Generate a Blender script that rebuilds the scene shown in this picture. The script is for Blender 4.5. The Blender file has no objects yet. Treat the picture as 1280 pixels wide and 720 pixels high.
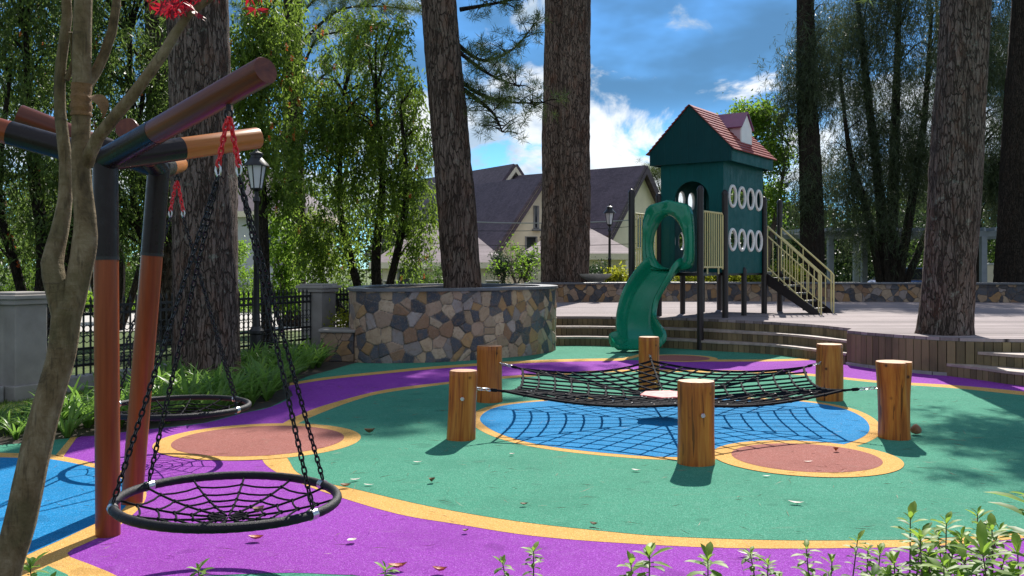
import bpy, bmesh, math, random
import numpy as np
from mathutils import Vector, Matrix
R = math.radians
random.seed(7); rng = np.random.default_rng(7)
scene = bpy.context.scene
COL = scene.collection
# ------------------------------------------------------------------ camera, light, exposure
F, HZ, HC = 1180.0, 334.0, 1.5          # focal length and horizon in photo pixels, eye height
cam = bpy.data.cameras.new('camera'); camo = bpy.data.objects.new('camera', cam); COL.objects.link(camo)
camo.location = (0, 0, HC); camo.rotation_euler = (R(90), 0, 0)
cam.sensor_width = 36; cam.lens = 36*F/1280; cam.shift_y = -(360-HZ)/1280; cam.clip_end = 2000; cam.clip_start = .05
scene.camera = camo
SUN_AZ, SUN_EL = 14.5, 43.0
sun = bpy.data.lights.new('sun', 'SUN'); sun.energy = 5.0; sun.angle = R(.5); sun.color = (1, .95, .87)
suno = bpy.data.objects.new('sun', sun); COL.objects.link(suno)
ld = Vector((-math.sin(R(SUN_AZ))*math.cos(R(SUN_EL)), -math.cos(R(SUN_AZ))*math.cos(R(SUN_EL)), -math.sin(R(SUN_EL))))
suno.rotation_euler = ld.to_track_quat('-Z', 'Y').to_euler(); suno.location = (5, 20, 25)
scene.view_settings.view_transform = 'Standard'; scene.view_settings.look = 'None'
scene.view_settings.gamma = 1; scene.view_settings.use_curve_mapping = False
scene.view_settings.exposure = 0.62
w = bpy.data.worlds.new('World'); scene.world = w; w.use_nodes = True
nt = w.node_tree; nt.nodes.clear()
def N(tree, typ, **kw):
    n = tree.nodes.new(typ)
    for k, v in kw.items():
        if k.startswith('i_'):
            n.inputs[int(k[2:])].default_value = v
        else: setattr(n, k, v)
    return n
def mth(tree, op, a, b=None, c=None, clamp=False):
    n = tree.nodes.new('ShaderNodeMath'); n.operation = op; n.use_clamp = clamp
    for i, v in enumerate((a, b, c)):
        if v is None: continue
        if isinstance(v, (int, float)): n.inputs[i].default_value = v
        else: tree.links.new(v, n.inputs[i])
    return n.outputs[0]
def smooth(tree, v, lo, hi):
    n = tree.nodes.new('ShaderNodeMapRange'); n.interpolation_type = 'SMOOTHSTEP'
    tree.links.new(v, n.inputs[0]); n.inputs[1].default_value = lo; n.inputs[2].default_value = hi
    return n.outputs[0]
def mixc(tree, fac, a, b, blend='MIX'):
    n = tree.nodes.new('ShaderNodeMix'); n.data_type = 'RGBA'; n.blend_type = blend
    for sock, v in ((n.inputs[0], fac), (n.inputs[6], a), (n.inputs[7], b)):
        if isinstance(v, (int, float)): sock.default_value = v
        elif isinstance(v, tuple): sock.default_value = v if len(v) == 4 else (*v, 1)
        else: tree.links.new(v, sock)
    return n.outputs[2]
sky = N(nt, 'ShaderNodeTexSky', sky_type='NISHITA', sun_disc=False, sun_elevation=R(SUN_EL), sun_rotation=R(SUN_AZ), altitude=1400, air_density=1.0, dust_density=.3, ozone_density=2.5)
tc = N(nt, 'ShaderNodeTexCoord'); sp = N(nt, 'ShaderNodeSeparateXYZ'); nt.links.new(tc.outputs['Generated'], sp.inputs[0])
az = mth(nt, 'ARCTAN2', sp.outputs[0], sp.outputs[1]); el = mth(nt, 'ARCSINE', sp.outputs[2])
def skynoise(sa, se, scale, detail, seed, rough=.55, dist=0.):
    cb = N(nt, 'ShaderNodeCombineXYZ'); nt.links.new(mth(nt, 'MULTIPLY', az, sa), cb.inputs[0]); nt.links.new(mth(nt, 'MULTIPLY', el, se), cb.inputs[1]); cb.inputs[2].default_value = seed
    n = N(nt, 'ShaderNodeTexNoise'); n.inputs['Scale'].default_value = scale; n.inputs['Detail'].default_value = detail; n.inputs['Roughness'].default_value = rough; n.inputs['Distortion'].default_value = dist
    nt.links.new(cb.outputs[0], n.inputs['Vector']); return n.outputs['Fac']
blue = mixc(nt, 1.0, sky.outputs[0], (.42, .78, 1.05), 'MULTIPLY')
grey = skynoise(1.0, 2.2, 3.2, 5, 3.1)                               # soft dark cloud veil overhead
veil = mth(nt, 'MULTIPLY', smooth(nt, grey, .36, .62), smooth(nt, el, .10, .19))
col = mixc(nt, mth(nt, 'MULTIPLY', veil, .80), blue, (.62, 1.40, 2.35))
n1 = skynoise(1.0, 1.8, 8.5, 12, 1.7, .60, .45)                       # cumulus bank above the horizon
band = mth(nt, 'MULTIPLY', smooth(nt, el, .02, .09), mth(nt, 'SUBTRACT', 1.0, smooth(nt, el, .125, .225)))
cum = smooth(nt, mth(nt, 'ADD', mth(nt, 'MULTIPLY', band, .20), n1), .57, .70)
n3 = skynoise(1.0, 1.6, 9.0, 6, 9.3)
ccol = mixc(nt, smooth(nt, n3, .40, .60), (3.3, 4.2, 5.2), (7.0, 7.2, 7.4))
col = mixc(nt, mth(nt, 'MULTIPLY', cum, .95), col, ccol)
n2 = skynoise(1.0, 1.5, 5.0, 9, 6.4, .55, .4)                        # bright torn cloud higher up, thickened overhead out of view to lift the fill
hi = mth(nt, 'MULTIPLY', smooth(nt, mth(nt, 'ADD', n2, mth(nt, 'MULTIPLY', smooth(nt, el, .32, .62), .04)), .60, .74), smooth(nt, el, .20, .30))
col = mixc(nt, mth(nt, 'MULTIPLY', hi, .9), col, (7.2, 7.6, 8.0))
behind = mth(nt, 'MULTIPLY', mth(nt, 'MULTIPLY', smooth(nt, mth(nt, 'ABSOLUTE', az), .9, 1.6), smooth(nt, el, -.02, .06)), smooth(nt, skynoise(1., 1., 2.5, 7, 12.), .34, .52))  # unseen bright cloud at the camera's back, added to raise the fill light
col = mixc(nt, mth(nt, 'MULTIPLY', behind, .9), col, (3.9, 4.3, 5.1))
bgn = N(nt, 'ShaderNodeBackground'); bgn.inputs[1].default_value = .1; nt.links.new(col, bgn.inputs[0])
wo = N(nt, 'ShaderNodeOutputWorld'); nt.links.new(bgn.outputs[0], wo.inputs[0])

# ------------------------------------------------------------------ helpers: projection
def G(px, py, z=0.):
    d = (HC-z)*F/(py-HZ); return ((px-640)/F*d, d)
def P(px, py, d): return ((px-640)/F*d, d, HC+(HZ-py)*d/F)
def V(*a): return Vector(a)
def catmull(pts, n=6, closed=False):
    pts = [Vector(p) for p in pts]; out = []; m = len(pts)
    rngi = range(m if closed else m-1)
    for i in rngi:
        if closed: p0, p1, p2, p3 = (pts[(i+k-1) % m] for k in range(4))
        else: p0, p1, p2, p3 = pts[max(i-1, 0)], pts[i], pts[i+1], pts[min(i+2, m-1)]
        for k in range(n):
            t = k/n
            out.append(.5*((2*p1)+(p2-p0)*t+(2*p0-5*p1+4*p2-p3)*t*t+(3*p1-p0-3*p2+p3)*t**3))
    if not closed: out.append(pts[-1])
    return out
# ------------------------------------------------------------------ helpers: objects
def tag(o, label=None, cat=None, group=None, kind=None):
    for k, v in (('label', label), ('category', cat), ('group', group), ('kind', kind)):
        if v: o[k] = v
    return o
def thing(name, label, cat, loc=(0, 0, 0), rz=0, group=None):
    o = bpy.data.objects.new(name, None); COL.objects.link(o); o.empty_display_size = .1
    o.location = loc; o.rotation_euler = (0, 0, rz)
    return tag(o, label, cat, group)
def copy_tree(o, parent=None):
    c = o.copy(); COL.objects.link(c)
    if parent: c.parent = parent
    for ch in list(o.children): copy_tree(ch, c)
    return c
class MB:
    def __init__(s): s.v = []; s.f = []; s.m = []; s.cur = 0
    def add(s, vs, fs):
        o = len(s.v); s.v += [tuple(p) for p in vs]
        for f in fs: s.f.append([i+o for i in f]); s.m.append(s.cur)
    def box(s, c, size, rz=0, M=None):
        x, y, z = (k/2 for k in size)
        vs = [Vector((a*x, b*y, e*z)) for a in (-1, 1) for b in (-1, 1) for e in (-1, 1)]
        rot = M if M is not None else Matrix.Rotation(rz, 3, 'Z')
        vs = [rot @ p + Vector(c) for p in vs]
        s.add(vs, [(0, 1, 3, 2), (4, 6, 7, 5), (0, 4, 5, 1), (2, 3, 7, 6), (0, 2, 6, 4), (1, 5, 7, 3)])
    def beam(s, a, b, wd, th):
        a, b = Vector(a), Vector(b); d = b-a; L = d.length
        s.box((a+b)/2, (L, wd, th), M=d.to_track_quat('X', 'Z').to_matrix())
    def tube(s, pts, rad, seg=10, caps=True, closed=False, rfun=None):
        pts = [Vector(p) for p in pts]; n = len(pts)
        if not hasattr(rad, '__len__'): rad = [rad]*n
        vs = []; prev = None
        for i in range(n):
            if closed: t = pts[(i+1) % n]-pts[i-1]
            else: t = pts[min(i+1, n-1)]-pts[max(i-1, 0)]
            t.normalize()
            if prev is None:
                ref = Vector((0, 0, 1)) if abs(t.z) < .9 else Vector((1, 0, 0))
                u = t.cross(ref).normalized()
            else:
                u = prev - t*prev.dot(t)
                u = u.normalized() if u.length > 1e-6 else t.orthogonal().normalized()
            prev = u; v = t.cross(u)
            for k in range(seg):
                a = 2*math.pi*k/seg; r = rad[i]*(rfun(i, a) if rfun else 1)
                vs.append(pts[i]+(u*math.cos(a)+v*math.sin(a))*r)
        fs = []
        for i in range(n if closed else n-1):
            j = (i+1) % n
            for k in range(seg):
                k2 = (k+1) % seg; fs.append((i*seg+k, i*seg+k2, j*seg+k2, j*seg+k))
        if caps and not closed:
            fs.append(tuple(range(seg-1, -1, -1))); fs.append(tuple((n-1)*seg+k for k in range(seg)))
        s.add(vs, fs)
    def lathe(s, prof, c=(0, 0, 0), seg=24, sx=1, sy=1):
        c = Vector(c); vs = []; n = len(prof)
        for r, z in prof:
            for k in range(seg):
                a = 2*math.pi*k/seg; vs.append(c+Vector((r*math.cos(a)*sx, r*math.sin(a)*sy, z)))
        fs = [(i*seg+k, i*seg+(k+1) % seg, (i+1)*seg+(k+1) % seg, (i+1)*seg+k) for i in range(n-1) for k in range(seg)]
        fs.append(tuple(range(seg-1, -1, -1))); fs.append(tuple((n-1)*seg+k for k in range(seg)))
        s.add(vs, fs)
    def prism(s, out, z0, z1):
        n = len(out); vs = [(p[0], p[1], z0) for p in out]+[(p[0], p[1], z1) for p in out]
        s.add(vs, [tuple(range(n-1, -1, -1)), tuple(range(n, 2*n))]+[(i, (i+1) % n, n+(i+1) % n, n+i) for i in range(n)])
    def extr(s, out3, dv):                      # polygon in 3D, extruded by dv
        dv = Vector(dv); n = len(out3); vs = [Vector(p) for p in out3]+[Vector(p)+dv for p in out3]
        s.add(vs, [tuple(range(n-1, -1, -1)), tuple(range(n, 2*n))]+[(i, (i+1) % n, n+(i+1) % n, n+i) for i in range(n)])
    def sphere(s, c, r, seg=10, sc=(1, 1, 1)):
        pr = [(max(r*math.sin(math.pi*i/6), 1e-4), -r*math.cos(math.pi*i/6)*sc[2]) for i in range(7)]
        s.lathe(pr, c, seg, sc[0], sc[1])
    def build(s, name, mats, parent=None, off=None, smooth=True, ang=35, bevel=0, fix=False):
        me = bpy.data.meshes.new(name)
        vs = s.v if off is None else [(p[0]-off[0], p[1]-off[1], p[2]-off[2]) for p in s.v]
        me.from_pydata(vs, [], s.f)
        if not isinstance(mats, (list, tuple)): mats = [mats]
        for m in mats: me.materials.append(m)
        if len(mats) > 1: me.polygons.foreach_set('material_index', s.m)
        if fix:
            bm = bmesh.new(); bm.from_mesh(me); bmesh.ops.recalc_face_normals(bm, faces=bm.faces); bm.to_mesh(me); bm.free()
        if smooth:
            me.polygons.foreach_set('use_smooth', [True]*len(me.polygons)); me.set_sharp_from_angle(angle=R(ang))
        me.update()
        o = bpy.data.objects.new(name, me); COL.objects.link(o)
        if parent: o.parent = parent
        if bevel:
            b = o.modifiers.new('bevel', 'BEVEL'); b.width = bevel; b.segments = 2; b.limit_method = 'ANGLE'; b.angle_limit = R(50)
        return o
def leaf_obj(name, c, d, L, W, mat, parent=None, off=(0, 0, 0), fold=.25, droop=0.):
    """many leaves: diamond faces from c along d, length L, width W"""
    c = np.asarray(c, float)-np.asarray(off); d = np.asarray(d, float); n = len(c)
    d /= np.linalg.norm(d, axis=1, keepdims=True)+1e-9
    L = np.broadcast_to(L, (n,))[:, None]; W = np.broadcast_to(W, (n,))[:, None]
    r = rng.normal(size=(n, 3)); s = np.cross(d, r); s /= np.linalg.norm(s, axis=1, keepdims=True)+1e-9
    nn = np.cross(s, d)
    vs = np.empty((n, 4, 3)); mid = c+d*L*.45
    vs[:, 0] = c; vs[:, 1] = mid+s*W*.5+nn*W*fold; vs[:, 2] = c+d*L-nn*L*.12; vs[:, 2, 2] -= (L*droop)[:, 0]; vs[:, 3] = mid-s*W*.5+nn*W*fold
    me = bpy.data.meshes.new(name); me.vertices.add(n*4); me.vertices.foreach_set('co', vs.ravel())
    me.loops.add(n*4); me.loops.foreach_set('vertex_index', np.arange(n*4, dtype=np.int32))
    me.polygons.add(n); me.polygons.foreach_set('loop_start', np.arange(0, n*4, 4, dtype=np.int32))
    me.update(calc_edges=True); me.validate()
    me.materials.append(mat)
    o = bpy.data.objects.new(name, me); COL.objects.link(o)
    if parent: o.parent = parent
    return o
# ------------------------------------------------------------------ helpers: materials
def new_mat(name):
    m = bpy.data.materials.new(name); m.use_nodes = True
    t = m.node_tree; b = t.nodes['Principled BSDF']; return m, t, b
def coords(t, scale=(1, 1, 1), kind='Object', rot=(0, 0, 0)):
    tcn = N(t, 'ShaderNodeTexCoord'); mp = N(t, 'ShaderNodeMapping'); mp.inputs['Scale'].default_value = scale; mp.inputs['Rotation'].default_value = rot
    t.links.new(tcn.outputs[kind], mp.inputs[0]); return mp.outputs[0]
def noise(t, vec, scale, detail=4, rough=.55, dist=0.):
    n = N(t, 'ShaderNodeTexNoise'); n.inputs['Scale'].default_value = scale; n.inputs['Detail'].default_value = detail
    n.inputs['Roughness'].default_value = rough; n.inputs['Distortion'].default_value = dist
    t.links.new(vec, n.inputs['Vector']); return n.outputs['Fac']
def ramp(t, fac, stops):
    n = N(t, 'ShaderNodeValToRGB'); e = n.color_ramp.elements
    while len(e) < len(stops): e.new(.5)
    for i, (p, c) in enumerate(stops): e[i].position = p; e[i].color = (*c, 1)
    t.links.new(fac, n.inputs[0]); return n.outputs[0]
def bump(t, b, h, strength=.4, dist=.01):
    n = N(t, 'ShaderNodeBump'); n.inputs['Strength'].default_value = strength; n.inputs['Distance'].default_value = dist
    t.links.new(h, n.inputs['Height']); t.links.new(n.outputs[0], b.inputs['Normal'])
def sh(c, k): return tuple(max(0, x*k) for x in c)
def simple(name, c, rough=.5, var=.18, scale=6, bmp=.0, metal=0., spec=.5, coat=0., kind='Object', stretch=(1, 1, 1)):
    m, t, b = new_mat(name); v = coords(t, stretch, kind)
    n = noise(t, v, scale, 6, .6)
    t.links.new(ramp(t, n, [(.3, sh(c, 1-var)), (.5, c), (.72, sh(c, 1+var))]), b.inputs['Base Color'])
    r = noise(t, v, scale*2.3, 4)
    mr = N(t, 'ShaderNodeMapRange'); t.links.new(r, mr.inputs[0]); mr.inputs[1].default_value = .3; mr.inputs[2].default_value = .7; mr.inputs[3].default_value = max(.02, rough-.08); mr.inputs[4].default_value = min(1, rough+.1)
    t.links.new(mr.outputs[0], b.inputs['Roughness'])
    b.inputs['Metallic'].default_value = metal; b.inputs['Specular IOR Level'].default_value = spec; b.inputs['Coat Weight'].default_value = coat
    b.inputs['Coat Roughness'].default_value = .15
    if bmp: bump(t, b, noise(t, v, scale*5, 5), bmp, .01)
    return m
def rubber(name, c):
    m, t, b = new_mat(name); v = coords(t, (1, 1, 1), 'Object')
    vo = N(t, 'ShaderNodeTexVoronoi'); vo.inputs['Scale'].default_value = 210; t.links.new(v, vo.inputs['Vector'])
    sepc = N(t, 'ShaderNodeSeparateColor'); t.links.new(vo.outputs['Color'], sepc.inputs[0])
    g = ramp(t, sepc.outputs[0], [(0, sh(c, .68)), (.5, c), (.86, sh(c, 1.18)), (1, tuple(min(1, x*1.2+.12) for x in c))])
    big = noise(t, v, 1.3, 6, .6)
    mid = noise(t, v, 9, 5, .65)
    g = mixc(t, mth(t, 'MULTIPLY', smooth(t, big, .42, .72), .45), g, sh(c, .72))
    g = mixc(t, mth(t, 'MULTIPLY', smooth(t, mid, .50, .72), .30), g, tuple(min(1, x*.85+.06) for x in c))
    sc_ = noise(t, coords(t, (1.2, 7, 1), 'Object', (0, 0, .5)), 2.6, 8, .75, .8); g = mixc(t, mth(t, 'MULTIPLY', smooth(t, sc_, .58, .72), .30), g, (.30, .26, .20)); st_ = noise(t, v, 3.1, 3, .4); g = mixc(t, mth(t, 'MULTIPLY', smooth(t, st_, .66, .70), .28), g, sh(c, .35))
    t.links.new(g, b.inputs['Base Color']); b.inputs['Roughness'].default_value = .9; b.inputs['Specular IOR Level'].default_value = .10
    bump(t, b, mth(t, 'ADD', vo.outputs['Distance'], mth(t, 'MULTIPLY', mid, .4)), .55, .004)
    return m
def foliage(name, dark, light, transl=.45, rough=.5, tint=None):
    m, t, b = new_mat(name); g = N(t, 'ShaderNodeNewGeometry')
    tint = tint or light
    c = ramp(t, g.outputs['Random Per Island'], [(0, dark), (.6, tuple((a+k)/2 for a, k in zip(dark, light))), (1, light)])
    t.links.new(c, b.inputs['Base Color']); b.inputs['Roughness'].default_value = rough; b.inputs['Specular IOR Level'].default_value = .35
    tr = N(t, 'ShaderNodeBsdfTranslucent'); t.links.new(mixc(t, .5, c, tuple(min(1, x*2.2) for x in tint)), tr.inputs[0])
    mx = N(t, 'ShaderNodeMixShader'); mx.inputs[0].default_value = transl
    t.links.new(b.outputs[0], mx.inputs[1]); t.links.new(tr.outputs[0], mx.inputs[2])
    t.links.new(mx.outputs[0], t.nodes['Material Output'].inputs[0]); return m
def bark(name, dark, mid, light, sc=1., lichen=0.):
    m, t, b = new_mat(name)
    v0 = coords(t, (1, 1, .21)); va = N(t, 'ShaderNodeVectorMath', operation='ADD'); t.links.new(v0, va.inputs[0])
    wn = N(t, 'ShaderNodeTexNoise'); wn.inputs['Scale'].default_value = 9*sc; wn.inputs['Detail'].default_value = 5; t.links.new(v0, wn.inputs['Vector'])
    ws = N(t, 'ShaderNodeVectorMath', operation='SCALE'); t.links.new(wn.outputs['Color'], ws.inputs[0]); ws.inputs['Scale'].default_value = .16/sc; t.links.new(ws.outputs[0], va.inputs[1])
    vo = N(t, 'ShaderNodeTexVoronoi', feature='DISTANCE_TO_EDGE'); vc = N(t, 'ShaderNodeTexVoronoi')
    for q in (vo, vc): q.inputs['Scale'].default_value = 19*sc; t.links.new(va.outputs[0], q.inputs['Vector'])
    sc2 = N(t, 'ShaderNodeSeparateColor'); t.links.new(vc.outputs['Color'], sc2.inputs[0])
    fine = noise(t, coords(t, (1, 1, .35)), 46*sc, 8, .75); fis = noise(t, coords(t, (1, 1, .11)), 15*sc, 6, .65, .6); big = noise(t, coords(t, (1, 1, .5)), 1.7, 6, .6)
    crack = mth(t, 'MULTIPLY', smooth(t, vo.outputs['Distance'], -.02, .11), smooth(t, fis, .30, .47))
    tone = mth(t, 'ADD', mth(t, 'ADD', mth(t, 'MULTIPLY', sc2.outputs[0], .12), mth(t, 'MULTIPLY', fine, .68)), mth(t, 'MULTIPLY', big, .35))
    c = ramp(t, tone, [(.35, sh(mid, .6)), (.52, mid), (.78, light)])
    c = mixc(t, mth(t, 'MULTIPLY', mth(t, 'SUBTRACT', 1., crack), .82), c, dark)
    red = noise(t, coords(t, (1, 1, .4)), 6*sc, 4, .6)
    c = mixc(t, mth(t, 'MULTIPLY', smooth(t, red, .5, .7), .35), c, (mid[0]*1.5, mid[1]*.95, mid[2]*.7))
    if lichen:
        ln = noise(t, coords(t), 7, 9, .75)
        c = mixc(t, mth(t, 'MULTIPLY', smooth(t, ln, .58, .64), lichen), c, (.30, .32, .27))
    t.links.new(c, b.inputs['Base Color']); b.inputs['Roughness'].default_value = .92; b.inputs['Specular IOR Level'].default_value = .15
    bump(t, b, mth(t, 'ADD', crack, mth(t, 'MULTIPLY', fine, .6)), 1., .035)
    return m
def wood(name, a, bb, c2, rough=.35, axis=2, scale=1., coat=.3, knots=True, gloss=.5):
    m, t, b = new_mat(name)
    s = [9*scale]*3; s[axis] = .55*scale
    oi = N(t, 'ShaderNodeObjectInfo')
    v0 = coords(t, tuple(s)); va = N(t, 'ShaderNodeVectorMath', operation='ADD'); t.links.new(v0, va.inputs[0])
    cbx = N(t, 'ShaderNodeCombineXYZ'); 
    for k in range(3): t.links.new(mth(t, 'MULTIPLY', oi.outputs['Random'], 31.7+k*17), cbx.inputs[k])
    t.links.new(cbx.outputs[0], va.inputs[1]); v = va.outputs[0]
    g1 = noise(t, v, 1.6, 6, .62, 1.1); g2 = noise(t, v, 6.5, 6, .6, .4)
    f = mth(t, 'ADD', mth(t, 'MULTIPLY', g1, .7), mth(t, 'MULTIPLY', g2, .3))
    c = ramp(t, f, [(.33, a), (.48, bb), (.62, c2)])
    if knots:
        v2 = coords(t, (3.2, 3.2, 3.2)); vo = N(t, 'ShaderNodeTexVoronoi'); vo.inputs['Scale'].default_value = 1.3; t.links.new(v2, vo.inputs['Vector'])
        c = mixc(t, mth(t, 'SUBTRACT', 1.0, smooth(t, vo.outputs['Distance'], .02, .10)), c, sh(a, .45))
        crk = noise(t, v, 2.6, 3, .5, .6)
        c = mixc(t, mth(t, 'MULTIPLY', smooth(t, crk, .62, .66), .75), c, sh(a, .3))
    t.links.new(c, b.inputs['Base Color']); b.inputs['Roughness'].default_value = rough; b.inputs['Specular IOR Level'].default_value = .3; b.inputs['Coat Weight'].default_value = coat; b.inputs['Coat Roughness'].default_value = .22
    bump(t, b, g2, .25, .004); return m
def flagstone(name):
    m, t, b = new_mat(name); v = coords(t, (1, 1, 1))
    va = N(t, 'ShaderNodeVectorMath', operation='ADD'); t.links.new(v, va.inputs[0]); nz = N(t, 'ShaderNodeTexNoise'); nz.inputs['Scale'].default_value = 3.; t.links.new(v, nz.inputs['Vector'])
    sca = N(t, 'ShaderNodeVectorMath', operation='SCALE'); t.links.new(nz.outputs['Color'], sca.inputs[0]); sca.inputs['Scale'].default_value = .18; t.links.new(sca.outputs[0], va.inputs[1])
    kw = dict(); 
    ve = N(t, 'ShaderNodeTexVoronoi', feature='DISTANCE_TO_EDGE'); vc = N(t, 'ShaderNodeTexVoronoi')
    for q in (ve, vc): q.inputs['Scale'].default_value = 5.2; q.inputs['Randomness'].default_value = 1.; t.links.new(va.outputs[0], q.inputs['Vector'])
    sc2 = N(t, 'ShaderNodeSeparateColor'); t.links.new(vc.outputs['Color'], sc2.inputs[0])
    rp = N(t, 'ShaderNodeValToRGB'); rp.color_ramp.interpolation = 'CONSTANT'; e = rp.color_ramp.elements
    st = [(0, (.055, .065, .085)), (.2, (.33, .23, .15)), (.34, (.075, .085, .105)), (.46, (.40, .30, .21)), (.58, (.26, .15, .09)), (.66, (.045, .052, .07)), (.78, (.37, .25, .18)), (.86, (.29, .25, .24)), (.94, (.34, .20, .09))]
    while len(e) < len(st): e.new(.5)
    for i, (p, c) in enumerate(st): e[i].position = p; e[i].color = (*c, 1)
    t.links.new(sc2.outputs[0], rp.inputs[0])
    n = noise(t, v, 14, 8, .65); n5 = noise(t, v, 3.3, 6, .6)
    c = mixc(t, mth(t, 'MULTIPLY', smooth(t, n, .35, .7), .45), rp.outputs[0], (.20, .13, .08))
    c = mixc(t, mth(t, 'MULTIPLY', smooth(t, n5, .5, .7), .3), c, (.10, .07, .05))
    ed = smooth(t, ve.outputs['Distance'], .006, .022)
    c = mixc(t, ed, (.13, .115, .10), c)
    t.links.new(c, b.inputs['Base Color']); b.inputs['Roughness'].default_value = .68; b.inputs['Specular IOR Level'].default_value = .35
    bump(t, b, mth(t, 'ADD', mth(t, 'ADD', ed, mth(t, 'MULTIPLY', sc2.outputs[1], .8)), mth(t, 'MULTIPLY', n, .6)), 1., .045); return m
def planks(name, c, width, axis, rough=.75, var=.3, ob='Object', gap=True, rot=0.):
    """timber boards laid side by side along one axis: tone per board, grain, dark joints"""
    m, t, b = new_mat(name); v = coords(t, (1, 1, 1), ob, (0, 0, rot)); s = N(t, 'ShaderNodeSeparateXYZ'); t.links.new(v, s.inputs[0])
    q = mth(t, 'DIVIDE', s.outputs[axis], width); fl = mth(t, 'FLOOR', q); fr = mth(t, 'FRACT', q)
    wn = N(t, 'ShaderNodeTexWhiteNoise', noise_dimensions='1D'); t.links.new(fl, wn.inputs['W'])
    st = [2.2, 2.2, 2.2]; st[axis] = 28
    g = noise(t, coords(t, tuple(st), ob, (0, 0, rot)), 2.2, 7, .65, .3); bigm = noise(t, v, .8, 6, .6)
    f = mth(t, 'ADD', mth(t, 'MULTIPLY', wn.outputs['Value'], .55), mth(t, 'MULTIPLY', g, .55))
    cc = ramp(t, f, [(.15, sh(c, 1-var)), (.5, c), (.85, sh(c, 1+var))])
    cc = mixc(t, mth(t, 'MULTIPLY', smooth(t, bigm, .45, .7), .35), cc, sh(c, .62))
    if gap:
        e = mth(t, 'MULTIPLY', smooth(t, fr, 0., .05), mth(t, 'SUBTRACT', 1., smooth(t, fr, .95, 1.)))
        cc = mixc(t, e, sh(c, .16), cc); bump(t, b, mth(t, 'ADD', e, mth(t, 'MULTIPLY', g, .3)), .6, .01)
    t.links.new(cc, b.inputs['Base Color']); b.inputs['Roughness'].default_value = rough; b.inputs['Specular IOR Level'].default_value = .15; return m
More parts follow.
